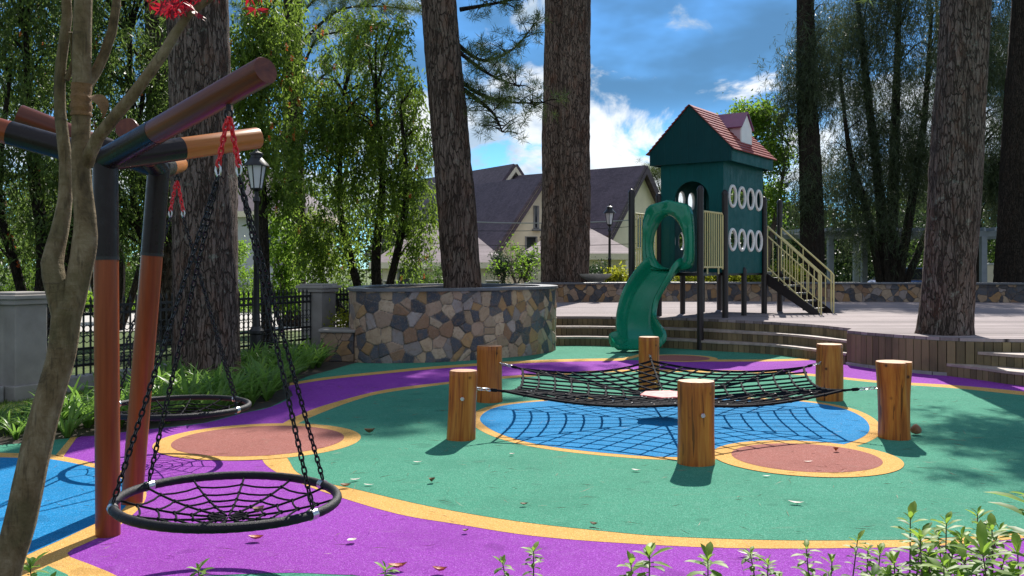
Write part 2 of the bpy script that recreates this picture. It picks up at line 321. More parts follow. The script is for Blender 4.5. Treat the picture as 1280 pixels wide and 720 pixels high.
M = dict(
 green=rubber('rubber_green', (.055, .245, .160)), purple=rubber('rubber_purple', (.255, .045, .35)), orange=rubber('rubber_orange', (.62, .35, .10)),
 blue=rubber('rubber_blue', (.008, .20, .44)), brown=rubber('rubber_brown', (.31, .115, .095)),
 log=wood('log_wood', (.15, .034, .006), (.40, .108, .013), (.54, .20, .03), .4, 2, 1., .1), logtop=simple('log_end', (.40, .175, .055), .6, .25, 14, .2),
 mahog=wood('mahogany_tube', (.075, .017, .009), (.115, .028, .014), (.16, .045, .02), .34, 2, .6, .12, False), rust=wood('rust_tube', (.135, .026, .006), (.205, .042, .009), (.28, .064, .015), .34, 2, .6, .12, False),
 tan=wood('tan_tube', (.28, .085, .014), (.38, .125, .022), (.45, .165, .035), .34, 2, .6, .12, False),
 sleeve=simple('sleeve_paint', (.016, .011, .012), .30, .2, 9, 0, .0, .25, .0), blackmetal=simple('black_iron', (.012, .012, .014), .42, .3, 12, .05),
 chain=simple('black_chain', (.014, .014, .016), .38, .2, 20, 0, .6), redchain=simple('red_chain', (.55, .012, .02), .35, .15, 20), steel=simple('bright_steel', (.55, .55, .56), .28, .15, 30, 0, 1.),
 rope=simple('black_rope', (.009, .009, .013), .85, .3, 60, .3, 0, .12), wrap=simple('ring_wrap', (.010, .010, .014), .55, .3, 50, .4, 0, .22),
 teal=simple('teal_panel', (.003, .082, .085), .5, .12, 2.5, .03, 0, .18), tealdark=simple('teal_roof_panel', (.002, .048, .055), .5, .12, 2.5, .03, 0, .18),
 slide=simple('slide_plastic', (.004, .215, .115), .22, .08, 2, 0, 0, .5, .1), towerpost=simple('tower_post', (.016, .010, .011), .38, .2, 8, 0), cream=simple('cream_bars', (.66, .58, .27), .42, .08, 6),
 white=simple('white_plastic', (.80, .80, .80), .4, .05, 5), redroof=simple('red_roof', (.30, .055, .045), .42, .25, 9, .05), purproof=simple('purple_roof', (.19, .045, .13), .42, .15, 6), pinkdorm=simple('pink_cheek', (.62, .42, .48), .5, .06, 5),
 deck=planks('deck_boards', (.27, .225, .225), .14, 1, .8, .5), riser=planks('riser_boards', (.085, .065, .052), .1, 0, .8, .4, gap=False),
 tread=simple('tread_timber', (.36, .29, .25), .65, .3, 7, .2, stretch=(1, 1, 1)), concrete=simple('kerb_concrete', (.30, .29, .28), .85, .2, 8, .2),
 stone=flagstone('crazy_paving_stone'), cap=simple('slate_coping', (.12, .125, .14), .45, .3, 6, .15),
 pillar=simple('pillar_render', (.30, .275, .25), .85, .2, 3, .15), soil=simple('soil_brown', (.045, .032, .022), .95, .5, 9, .5),
 pinebark=bark('pine_bark', (.018, .012, .010), (.120, .084, .068), (.235, .18, .15), .8, .2), pinebark2=bark('pine_bark_rough', (.016, .011, .009), (.118, .084, .070), (.245, .195, .175), 1., .45),
 darkbark=bark('dark_bark', (.008, .007, .006), (.035, .028, .022), (.07, .055, .045), 1.6), maplebark=simple('maple_bark', (.15, .115, .07), .8, .62, 7, .6, stretch=(1, 1, .6)), twig=simple('grey_twigs', (.12, .09, .075), .85, .3, 10, .2),
 burlap=simple('burlap_wrap', (.19, .105, .045), .9, .35, 25, .5), 
 f_bottle=foliage('bottlebrush_leaf', (.030, .064, .014), (.18, .265, .036), .52), f_left=foliage('weeping_leaf', (.026, .050, .016), (.115, .175, .036), .48), f_bright=foliage('bright_leaf', (.055, .12, .015), (.17, .28, .03), .5),
 f_pine=foliage('pine_needle', (.035, .06, .016), (.14, .19, .045), .32), f_casu=foliage('casuarina_needle', (.020, .034, .016), (.070, .095, .042), .32), f_strap=foliage('strap_leaf', (.045, .11, .02), (.17, .30, .05), .45, .38),
 f_hedge=foliage('hedge_leaf', (.030, .065, .016), (.10, .17, .03), .4), f_lime=foliage('lime_hedge_leaf', (.11, .22, .015), (.24, .38, .03), .5), f_shoot=foliage('shoot_leaf', (.05, .13, .020), (.25, .38, .05), .45, .5), f_dark=foliage('dark_shrub_leaf', (.012, .030, .012), (.045, .085, .028), .3),
 f_red=foliage('red_maple_leaf', (.14, .004, .010), (.36, .012, .025), .4), f_flower=foliage('bottlebrush_flower', (.45, .05, .01), (.70, .14, .03), .4), f_yellow=foliage('yellow_shrub_leaf', (.10, .16, .012), (.36, .36, .03), .5),
 f_grass=foliage('lawn_blade', (.05, .10, .014), (.13, .20, .025), .35),
 stucco=simple('cream_stucco', (.86, .75, .57), .9, .10, 1.2, .1), whitewall=simple('white_wall', (.60, .60, .60), .9, .08, 1., .1), shingle=None, lightshingle=None,
 glassdark=simple('window_glass', (.02, .025, .03), .12, .2, 2, 0, 0, .6), frost=simple('frosted_glass', (.66, .68, .72), .35, .05, 4), winframe=simple('grey_frame', (.25, .25, .26), .5, .1, 5),
 carpaint=simple('blue_car_paint', (.01, .08, .30), .25, .08, 2, 0, .2, .5, .8), tyre=simple('tyre_rubber', (.015, .015, .015), .8, .2, 20), pergola=simple('pergola_paint', (.24, .26, .30), .6, .12, 5, .05),
 leafrust=simple('leaf_rust', (.42, .095, .02), .5, .3, 40, .2), leafpale=simple('leaf_pale', (.60, .54, .46), .6, .2, 40, .2), leafbrown=simple('leaf_brown', (.22, .11, .05), .6, .35, 40, .2),
 pink=simple('pink_disc', (.58, .10, .10), .6, .06, 8), wire=simple('wire_grey', (.30, .30, .32), .5, .1, 4), bowl=simple('stone_bowl', (.42, .39, .35), .85, .2, 6, .2),
)
def grooved(m):
    t = m.node_tree; b = t.nodes['Principled BSDF']; v = coords(t); sx = N(t, 'ShaderNodeSeparateXYZ'); t.links.new(v, sx.inputs[0])
    fr = mth(t, 'FRACT', mth(t, 'DIVIDE', mth(t, 'ADD', sx.outputs[0], sx.outputs[1]), .163)); e = mth(t, 'MULTIPLY', smooth(t, fr, 0, .07), mth(t, 'SUBTRACT', 1., smooth(t, fr, .93, 1.)))
    bump(t, b, mth(t, 'ADD', e, mth(t, 'MULTIPLY', noise(t, coords(t, (6, 6, .6)), 3, 5), .25)), .5, .012)
grooved(M['teal']); grooved(M['tealdark'])
def maple_mat():
    m, t, b = new_mat('mottled_maple'); v = coords(t, (1, 1, .6)); n = noise(t, v, 11, 9, .7, .4); n2 = noise(t, coords(t), 4, 6, .6); ln = noise(t, coords(t, (1, 1, .14)), 75, 4, .6); rg = noise(t, coords(t, (.25, .25, 1)), 38, 4, .6)
    c = ramp(t, n, [(.32, (.062, .044, .024)), (.48, (.165, .120, .066)), (.66, (.28, .225, .145))])
    c = mixc(t, mth(t, 'MULTIPLY', smooth(t, n2, .48, .62), .5), c, (.10, .095, .045)); c = mixc(t, mth(t, 'MULTIPLY', smooth(t, ln, .54, .68), .5), c, (.045, .035, .024)); c = mixc(t, mth(t, 'MULTIPLY', smooth(t, rg, .60, .70), .45), c, (.05, .04, .028))
    t.links.new(c, b.inputs['Base Color']); b.inputs['Roughness'].default_value = .88; b.inputs['Specular IOR Level'].default_value = .2
    bump(t, b, mth(t, 'ADD', mth(t, 'ADD', n, mth(t, 'MULTIPLY', ln, .4)), mth(t, 'MULTIPLY', rg, .6)), .9, .012); return m
M['maplebark'] = maple_mat()
def shingles(name, c):
    m, t, b = new_mat(name); v = coords(t, (1, 1, 1), 'Object')
    br = N(t, 'ShaderNodeTexBrick'); s = N(t, 'ShaderNodeSeparateXYZ'); t.links.new(v, s.inputs[0]); cb = N(t, 'ShaderNodeCombineXYZ')
    t.links.new(mth(t, 'ADD', s.outputs[1], mth(t, 'MULTIPLY', s.outputs[0], .0)), cb.inputs[0]); t.links.new(s.outputs[2], cb.inputs[1]); t.links.new(cb.outputs[0], br.inputs['Vector'])
    br.inputs['Scale'].default_value = 3.2; br.inputs['Color1'].default_value = (*sh(c, .8), 1); br.inputs['Color2'].default_value = (*sh(c, 1.2), 1); br.inputs['Mortar'].default_value = (*sh(c, .45), 1); br.inputs['Mortar Size'].default_value = .015
    n = noise(t, v, 1.1, 6, .65)
    c1 = mixc(t, mth(t, 'MULTIPLY', smooth(t, n, .4, .7), .45), br.outputs[0], sh(c, 1.5))
    t.links.new(c1, b.inputs['Base Color']); b.inputs['Roughness'].default_value = .85; return m
M['shingle'] = shingles('purple_shingle', (.105, .078, .095)); M['lightshingle'] = shingles('mauve_shingle', (.30, .235, .235))
def ground_mat():
    m, t, b = new_mat('garden_ground'); v = coords(t)
    n = noise(t, v, .5, 8, .65); n2 = noise(t, v, 22, 5, .7)
    c = ramp(t, mth(t, 'ADD', mth(t, 'MULTIPLY', n, .6), mth(t, 'MULTIPLY', n2, .4)), [(.35, (.035, .060, .012)), (.5, (.075, .115, .02)), (.65, (.12, .13, .04))])
    t.links.new(c, b.inputs['Base Color']); b.inputs['Roughness'].default_value = .95; bump(t, b, n2, .8, .03); return m
M['ground'] = ground_mat(); M['path'] = simple('pale_path', (.46, .43, .40), .9, .12, 1.5, .1)

# ================================================================== SETTING: ground and coloured rubber
def sheet(name, pts, z, mat, kind='structure', smooth_n=0):
    if smooth_n: pts = catmull([(p[0], p[1], 0) for p in pts], smooth_n, True)
    mb = MB(); n = len(pts); mb.add([(p[0], p[1], z) for p in pts], [tuple(range(n))])
    o = mb.build(name, mat, smooth=False, fix=True)
    if o.data.polygons[0].normal.z < 0: o.data.flip_normals()
    return tag(o, kind=kind)
sheet('ground', [(-500, -300), (500, -300), (500, 900), (-500, 900)], 0, M['ground'])
PX = lambda L: [G(*p) for p in L]
rub_edge = [(0, 557), (43, 553), (97, 547), (117, 545), (183, 537), (255, 529), (302, 517), (338, 509), (368, 494), (362, 480), (387, 470), (417, 462), (440, 455)]
rubber_out = [(-9, 8.2)]+[(-6, 8.05)]+PX(rub_edge)+[(-2., 16), (.7, 18.9), (5, 18.5), (14, 16), (14, 2.6), (-9, 2.6)]
sheet('rubber_ground', rubber_out, .004, M['green'])
purple_px = [(97, 548), (117, 545.5), (183, 537.5), (255, 529.5), (302, 517.5), (338, 509.5), (366, 495), (362, 481.5), (410, 474), (490, 465.7), (555, 459.8), (670, 452.8), (768, 450.5), (877, 451.6), (960, 451.5), (1005, 450), (1061, 455), (1100, 461), (1180, 469), (1300, 486), (1400, 500), (1600, 560), (1600, 800), (800, 790), (500, 728), (410, 719), (340, 717.5), (230, 722), (150, 723), (83, 693), (100, 640), (78, 571)]
sheet('purple_rubber', catmull([(*p, 0) for p in PX(purple_px)], 3, True), .0055, M['purple'])
def strip(name, path, up, dn, z, mat):
    a = catmull([(*G(x, y-up), 0) for x, y in path], 5); b = catmull([(*G(x, y+dn), 0) for x, y in path], 5)
    sheet(name, a+b[::-1], z, mat)
strip('orange_rubber_line', [(362, 481.5), (410, 474), (490, 465.7), (555, 459.8), (670, 452.8), (768, 450.5), (780, 450), (800, 445)], 2.2, 1.0, .007, M['orange'])
strip('orange_rubber_line', [(866, 451), (877, 451.6), (960, 451.5), (1012, 450)], 1.8, .8, .007, M['orange'])
sheet('orange_rubber_corner', PX([(97, 546.5), (88, 548), (69, 571), (79, 572)]), .007, M['orange'])
or_px = [(352, 531), (375, 519), (410, 506), (480, 488), (555, 478.5), (628, 471), (764, 463), (884, 463), (960, 464.5), (1017, 468), (1099, 476.5), (1192, 482), (1280, 490), (1400, 503), (1600, 545), (1600, 620), (1400, 660), (1280, 674), (1194, 682), (1131, 685.5), (936, 687), (780, 680.5), (664, 671), (574, 657), (496, 643.5), (418, 620.5), (375, 605), (340, 588), (327, 574), (322, 552)]
gr_px = [(356, 543), (375, 529), (410, 513.7), (445, 501), (480, 492), (555, 481.4), (628, 474), (764, 466), (884, 466.2), (960, 467.6), (1017, 471), (1099, 479.5), (1192, 486), (1280, 495), (1400, 508), (1560, 545), (1560, 615), (1400, 650), (1280, 667), (1190, 673.5), (1124, 676.5), (975, 677), (840, 672.5), (770, 667), (645, 653), (535, 634), (449, 614), (400, 603), (372, 592), (362, 578), (352, 560)]
sheet('orange_rubber_edge', catmull([(*p, 0) for p in PX(or_px)], 6, True), .007, M['orange'])
sheet('green_rubber_field', catmull([(*p, 0) for p in PX(gr_px)], 6, True), .0085, M['green'])
def disc(name, c, r, z, mat, n=72): sheet(name, [(c[0]+r*math.cos(2*math.pi*k/n), c[1]+r*math.sin(2*math.pi*k/n)) for k in range(n)], z, mat)
pool_px = [(600, 524), (613, 513), (640, 506.5), (690, 502), (760, 499.5), (850, 498.6), (930, 499.5), (1000, 503), (1050, 511), (1078, 523), (1087, 537), (1076, 549), (1040, 560), (960, 569), (850, 573), (770, 569), (690, 560), (640, 549), (610, 536)]
pool = [Vector((*p, 0)) for p in PX(pool_px)]; pc = Vector((1.47, 9.0, 0))
sheet('orange_pool_edge', catmull([pc+(p-pc)*(1+.105/(p-pc).length) for p in pool], 6, True), .010, M['orange'])
sheet('blue_rubber_pool', catmull(pool, 6, True), .0115, M['blue'])
disc('orange_spot_edge', (2.30, 7.4), .715, .013, M['orange']); disc('brown_rubber_spot', (2.30, 7.4), .565, .0145, M['brown'])
disc('orange_spot_edge', (-2.18, 8.15), .865, .010, M['orange']); disc('brown_rubber_spot', (-2.18, 8.15), .72, .0115, M['brown'])
disc('orange_spot_edge', (2.74, 15.5), .62, .0085, M['orange']); disc('brown_rubber_spot', (2.74, 15.5), .5, .010, M['brown'])
orl = [(-250, 556), (0, 567), (40, 567), (77, 571), (117, 580), (150, 589), (172, 600), (182, 612), (182, 625), (173, 638), (150, 658), (120, 675), (84, 693), (110, 706), (145, 721), (165, 740), (100, 775), (-300, 775)]
sheet('orange_patch_edge', catmull([(*p, 0) for p in PX(orl)], 3, True), .007, M['orange'])
bll = [(-250, 561), (0, 573), (40, 573), (75, 577), (117, 586), (148, 597), (162, 610), (163, 625), (148, 643), (117, 657), (75, 677), (35, 695), (10, 710), (-40, 735), (-300, 745)]
sheet('blue_rubber_patch', catmull([(*p, 0) for p in PX(bll)], 3, True), .0085, M['blue'])
sheet('green_rubber_corner', PX([(30, 760), (44, 718), (60, 709), (84, 720), (120, 760)]), .0085, M['green'])
# planting soil and paths
sheet('planting_bed', [(-14, 3.5), (-9, 8.3)]+PX(rub_edge)[0:13]+[(-2., 16), (-2.2, 19), (-4.2, 15.3), (-6.8, 9.5), (-12, 4)], .002, M['soil'])
sheet('front_bed', [(-4, 2.6), (-2.4, 3.3), (-1.1, 4.05), (0, 3.95), (2.2, 3.75), (6, 4.3), (6, .5), (-4, .5)], .022, M['soil'])
sheet('garden_path', [(-40, 19), (-4.4, 22.5), (-2, 23.5), (-2, 29), (-8, 31), (-40, 34)], .004, M['path'])

# ================================================================== TIMBER DECK, STEPS
DH = .53
base_c = [(.3, 18.1), (.9, 18.0), (1.55, 17.98), (2.98, 17.4), (3.6, 16.85), (4.4, 16.25), (4.85, 15.35), (5.15, 14.55)]
deck_c = [(.2, 18.75), (.95, 18.65), (1.75, 18.6), (3.3, 18.0), (4.35, 17.0), (5.05, 16.1), (5.3, 15.3), (5.38, 14.95)]
bulge = [(5.15, 14.5), (5.28, 14.1), (5.45, 13.75), (5.7, 13.35), (6.0, 13.02), (6.4, 12.85), (7.2, 12.75), (9, 12.6), (14, 12.4)]
def curve2(pts, n=6): return [(p.x, p.y) for p in catmull([(*p, 0) for p in pts], n)]
def lerp_c(t): return [((1-t)*a[0]+t*b[0], (1-t)*a[1]+t*b[1]) for a, b in zip(base_c, deck_c)]
def board_row(mb, pts, z0, z1, width, th=.03):
    """upright boards standing side by side along a curve"""
    pts = [Vector((*p, 0)) for p in pts]; cum = [0]
    for a, b in zip(pts, pts[1:]): cum.append(cum[-1]+(b-a).length)
    def at(s):
        s = min(max(s, 0), cum[-1])
        for i in range(len(cum)-1):
            if s <= cum[i+1]+1e-9:
                t = (s-cum[i])/max(cum[i+1]-cum[i], 1e-9); return pts[i].lerp(pts[i+1], t)
        return pts[-1]
    n = max(1, int(cum[-1]/width))
    for k in range(n):
        a, b = at(k*cum[-1]/n+.004), at((k+1)*cum[-1]/n-.004); d = b-a
        nrm = Vector((d.y, -d.x, 0)).normalized(); j = random.uniform(0, .006)
        o = (a+b)/2+nrm*j
        mb.box((o.x, o.y, (z0+z1)/2), (d.length, th, z1-z0), math.atan2(d.y, d.x))
def board_mat(name, c, var):
    m, t, b = new_mat(name); g = N(t, 'ShaderNodeNewGeometry'); n = noise(t, coords(t, (14, 14, 1.2)), 2.5, 6, .65); n2 = noise(t, coords(t), 2., 5)
    f = mth(t, 'ADD', mth(t, 'MULTIPLY', g.outputs['Random Per Island'], .6), mth(t, 'MULTIPLY', n, .5))
    cc = ramp(t, f, [(.2, sh(c, 1-var)), (.5, c), (.9, sh(c, 1+var))])
    cc = mixc(t, mth(t, 'MULTIPLY', smooth(t, n2, .5, .7), .4), cc, (.05, .045, .03))
    t.links.new(cc, b.inputs['Base Color']); b.inputs['Roughness'].default_value = .75; bump(t, b, n, .3, .006); return m
M['boards'] = board_mat('upright_boards', (.165, .125, .062), .5)
deckt = thing('timber_deck', 'raised greyish timber deck with curved front of dark upright boards', 'deck', (5.5, 17, 0))
do = deckt.location
mb = MB(); dc = curve2(deck_c)+curve2(bulge)
outl = dc+[(14, 27.2), (.2, 27.2)]
mb.prism(outl, DH-.045, DH)
mb.build('deck_floor', M['deck'], deckt, do, smooth=False, fix=True)
mb = MB(); core = [(p[0]+.05, p[1]+.05) for p in dc]+[(13.9, 27), (.3, 27)]
mb.prism(core, .0, DH-.05); mb.build('deck_core', M['soil'], deckt, do, smooth=False, fix=True)
mb = MB(); board_row(mb, curve2(deck_c), DH-.178, DH-.048, .1); mb.build('fascia', M['boards'], deckt, do, smooth=False)
mb = MB(); board_row(mb, curve2(bulge), .05, DH-.048, .115)
mb.build('fascia', M['boards'], deckt, do, smooth=False, bevel=.004)
mb = MB(); k = [(p[0]-.015, p[1]-.025) for p in curve2(bulge)]; board_row(mb, k, 0, .05, .5, .05); mb.build('concrete_kerb', M['concrete'], deckt, do, smooth=False)
def flight(label, group, lines):
    t = thing('timber_steps', label, 'steps', (*lines[0][0][2], 0), 0, None); o = t.location
    for i, (front, back) in enumerate(lines):
        z1 = DH/3*(i+1); fr = curve2(front); bk = curve2(back)
        mb = MB(); mb.prism([(p[0], p[1]) for p in fr]+[(p[0], p[1]) for p in bk[::-1]], z1-.04, z1); mb.build('tread', M['tread'], t, o, smooth=False, fix=True, bevel=.005)
        mb = MB(); board_row(mb, [(p[0]+.012, p[1]+.03) for p in fr], DH/3*i+.002, z1-.042, .1); mb.build('riser', M['boards'], t, o, smooth=False)
    return t
flight('curved timber steps with upright board risers running behind the green slide', None, [(lerp_c(0), [(a+.02, b+.04) for a, b in lerp_c(.5)]), (lerp_c(.5), [(a+.02, b+.04) for a, b in lerp_c(1)])])
rs0 = [(5.98, 13.0), (6.2, 12.5), (6.42, 11.9), (7.1, 11.2), (8.5, 10.7), (12, 10.3)]
rs1 = [(6.32, 12.82), (6.55, 12.5), (6.8, 12.2), (7.4, 11.7), (8.7, 11.3), (12, 10.95)]
rs2 = [(6.4, 12.8), (6.7, 12.75), (7.2, 12.7), (8, 12.65), (9, 12.56), (12, 12.4)]
flight('timber steps at the right edge beside the deck pine, two treads below the deck', None, [(rs0, [(a+.02, b+.04) for a, b in rs1]), (rs1, rs2)])
# stone walls
def wall_line(mb, pts, th, z0, z1):
    pts = [Vector((*p, 0)) for p in pts]; L = []; Rr = []
    for i, p in enumerate(pts):
        d = (pts[min(i+1, len(pts)-1)]-pts[max(i-1, 0)]).normalized(); n = Vector((-d.y, d.x, 0)); L.append(p-n*th/2); Rr.append(p+n*th/2)
    mb.prism([(p.x, p.y) for p in L+Rr[::-1]], z0, z1)
back_pts = curve2([(.4, 26.0), (1.6, 26.4), (3.2, 26.7), (3.7, 27.2), (6, 27.1), (9, 26.8), (12, 26.4), (17, 25.4)], 4)
bw = thing('stone_wall', 'long low crazy-paving stone wall with grey coping along the back of the deck', 'wall', (8, 26.8, 0))
mb = MB(); wall_line(mb, back_pts, .34, .3, 1.02); mb.build('stonework', M['stone'], bw, bw.location, smooth=False, fix=True)
mb = MB(); wall_line(mb, back_pts, .44, 1.02, 1.075); mb.build('coping', M['cap'], bw, bw.location, smooth=False, fix=True, bevel=.01)
sheet('raised_bed', [(p[0], p[1]+.05) for p in back_pts]+[(17, 31), (.4, 31)], .96, M['soil'])
pl_pts = [(-2.42, 14.85), (-1.9, 14.72), (-1.0, 14.95), (.1, 15.8), (.68, 16.7), (.78, 17.5), (.55, 18.5), (-.3, 19.2), (-1.5, 19.2), (-2.4, 18.3), (-2.72, 16.8), (-2.68, 15.6)]
pt = thing('stone_planter', 'large round raised planter of multicoloured crazy-paving stone around the leaning pine', 'planter', (-1., 17, 0))
po = curve2(pl_pts, 1); po = [(p.x, p.y) for p in catmull([(*q, 0) for q in pl_pts], 8, True)]; pcx = (-1., 17.)
def scale_loop(lp, off): return [(a+(a-pcx[0])/math.hypot(a-pcx[0], b-pcx[1])*off, b+(b-pcx[1])/math.hypot(a-pcx[0], b-pcx[1])*off) for a, b in lp]
def laid_stones(loop, h, parent, size=.19, res=.013, mat=None):
    """crazy paving with real relief: angular stones standing proud of recessed mortar, each with its own colour"""
    L = np.array(loop+[loop[0]]); seg = np.linalg.norm(np.diff(L, axis=0), axis=1); cum = np.concatenate([[0], np.cumsum(seg)]); T = cum[-1]
    nu, nv = int(T/res), int(h/res)+1; u = np.arange(nu)*T/nu; v = np.linspace(0, h, nv)
    px_ = np.interp(u, cum, L[:, 0]); py_ = np.interp(u, cum, L[:, 1]); tx, ty = np.gradient(px_), np.gradient(py_); ln = np.hypot(tx, ty); nx, ny = ty/ln, -tx/ln
    if np.mean(nx*(px_-px_.mean())+ny*(py_-py_.mean())) < 0: nx, ny = -nx, -ny
    gu, gv = int(T/size), max(2, int(round(h/size*1.05))); cells = [(a, b) for a in range(gu) for b in range(-1, gv+1)]
    S = np.array([((a+.5+rng.uniform(-.48, .48))*T/gu, (b+.5+rng.uniform(-.48, .48))*h/gv) for a, b in cells]); S = np.concatenate([S, S+[T, 0], S-[T, 0]]); nS = len(cells)
    pal = np.array([(.060, .070, .092), (.40, .29, .19), (.080, .090, .112), (.43, .33, .235), (.30, .175, .105), (.048, .055, .072), (.40, .28, .205), (.31, .27, .26), (.36, .22, .10), (.10, .105, .12)]); wt = np.array([.11, .17, .10, .15, .09, .09, .13, .09, .06, .03]); 
    cid = rng.choice(len(pal), nS, p=wt/wt.sum()); colr = pal[cid]*rng.uniform(.8, 1.2, (nS, 1)); hgt = rng.uniform(.004, .022, nS); tl = rng.normal(0, .05, (nS, 2))
    U, Vv = np.meshgrid(u, v, indexing='ij'); P_ = np.stack([U.ravel(), Vv.ravel()], 1); d1 = np.full(len(P_), 9.); d2 = d1.copy(); i1 = np.zeros(len(P_), int)
    for k in range(len(S)):
        m_ = np.abs(P_[:, 0]-S[k, 0]) < size*3
        if not m_.any(): continue
        dd = np.hypot(P_[m_, 0]-S[k, 0], (P_[m_, 1]-S[k, 1])); a1, a2, b1 = d1[m_], d2[m_], i1[m_]; cl = dd < a1
        a2 = np.where(cl, a1, np.minimum(a2, dd)); b1 = np.where(cl, k % nS, b1); a1 = np.where(cl, dd, a1); d1[m_], d2[m_], i1[m_] = a1, a2, b1
        i1k = None
    gap = np.clip((d2-d1-.003)/.013, 0, 1); base_u = np.array([c[0] for c in S[:nS]])
    rel = ((P_[:, 0]-S[i1, 0]+T/2) % T)-T/2; up_ = P_[:, 1]-S[i1, 1]
    disp = gap*(hgt[i1]+tl[i1, 0]*rel+tl[i1, 1]*up_)+(gap > .5)*rng.normal(0, .0006, len(P_)); disp = disp.reshape(nu, nv)
    colv = np.where(gap[:, None] > .35, colr[i1], np.array([.15, .135, .115])).reshape(nu, nv, 3)
    co = np.stack([px_[:, None]+nx[:, None]*disp-parent.location.x, py_[:, None]+ny[:, None]*disp-parent.location.y, np.broadcast_to(v, (nu, nv))], 2)
    idx = np.arange(nu*nv).reshape(nu, nv); a, b2_ = idx[:, :-1], idx[:, 1:]; q = np.stack([a, np.roll(a, -1, 0), np.roll(b2_, -1, 0), b2_], 2).reshape(-1, 4)
    me = bpy.data.meshes.new('stonework'); me.vertices.add(nu*nv); me.vertices.foreach_set('co', co.ravel().astype(np.float32)); me.loops.add(len(q)*4); me.loops.foreach_set('vertex_index', q.ravel().astype(np.int32)); me.polygons.add(len(q)); me.polygons.foreach_set('loop_start', np.arange(0, len(q)*4, 4, dtype=np.int32)); me.update(calc_edges=True); me.validate()
    at_ = me.attributes.new('stone', 'FLOAT_COLOR', 'POINT'); at_.data.foreach_set('color', np.concatenate([colv.reshape(-1, 3), np.ones((nu*nv, 1))], 1).ravel().astype(np.float32))
    me.materials.append(mat); me.polygons.foreach_set('use_smooth', [True]*len(me.polygons)); me.set_sharp_from_angle(angle=R(40)); o = bpy.data.objects.new('stonework', me); COL.objects.link(o); o.parent = parent; return o
def laid_mat():
    m, t, b = new_mat('laid_stone'); at_ = N(t, 'ShaderNodeAttribute', attribute_name='stone'); v = coords(t); n = noise(t, v, 13, 9, .7, .5); n2 = noise(t, v, 3.5, 6, .6); n3 = noise(t, v, 60, 4, .6)
    c = mixc(t, mth(t, 'MULTIPLY', smooth(t, n, .46, .64), .45), at_.outputs['Color'], (.22, .13, .075)); c = mixc(t, mth(t, 'MULTIPLY', smooth(t, n2, .5, .7), .3), c, (.08, .07, .055)); c = mixc(t, mth(t, 'MULTIPLY', smooth(t, n3, .5, .7), .25), c, (.42, .38, .33))
    t.links.new(c, b.inputs['Base Color']); b.inputs['Roughness'].default_value = .7; b.inputs['Specular IOR Level'].default_value = .35; bump(t, b, mth(t, 'ADD', n, mth(t, 'MULTIPLY', n3, .4)), .6, .012); return m
laid_stones(po, 1.12, pt, mat=laid_mat())
mb = MB(); o1 = scale_loop(po, .05); o2 = scale_loop(po, -.28); n = len(o1)
vs = [(*p, 1.12) for p in o1]+[(*p, 1.165) for p in o1]+[(*p, 1.165) for p in o2]+[(*p, 1.12) for p in o2]
mb.add(vs, [(a*n+i, a*n+(i+1) % n, ((a+1) % 4)*n+(i+1) % n, ((a+1) % 4)*n+i) for a in range(4) for i in range(n)]); mb.build('coping', M['cap'], pt, pt.location, smooth=True, fix=True, ang=30)
mb = MB(); mb.prism(scale_loop(po, -.3), 1.121, 1.135); mb.build('soil', M['soil'], pt, pt.location, smooth=False, fix=True)
lb = thing('stone_kerb_block', 'low stone-faced block beside the left end of the round planter', 'stone block', (-2.9, 15.1, 0))
mb = MB(); mb.prism([(-3.05, 15.0), (-2.5, 14.9), (-2.45, 15.5), (-3.1, 15.6)], 0, .46); mb.build('stonework', M['stone'], lb, lb.location, smooth=False, fix=True, bevel=.02)
mb = MB(); mb.prism([(-3.08, 14.97), (-2.47, 14.87), (-2.42, 15.52), (-3.13, 15.62)], .462, .51); mb.build('coping', M['pillar'], lb, lb.location, smooth=False, fix=True, bevel=.015)

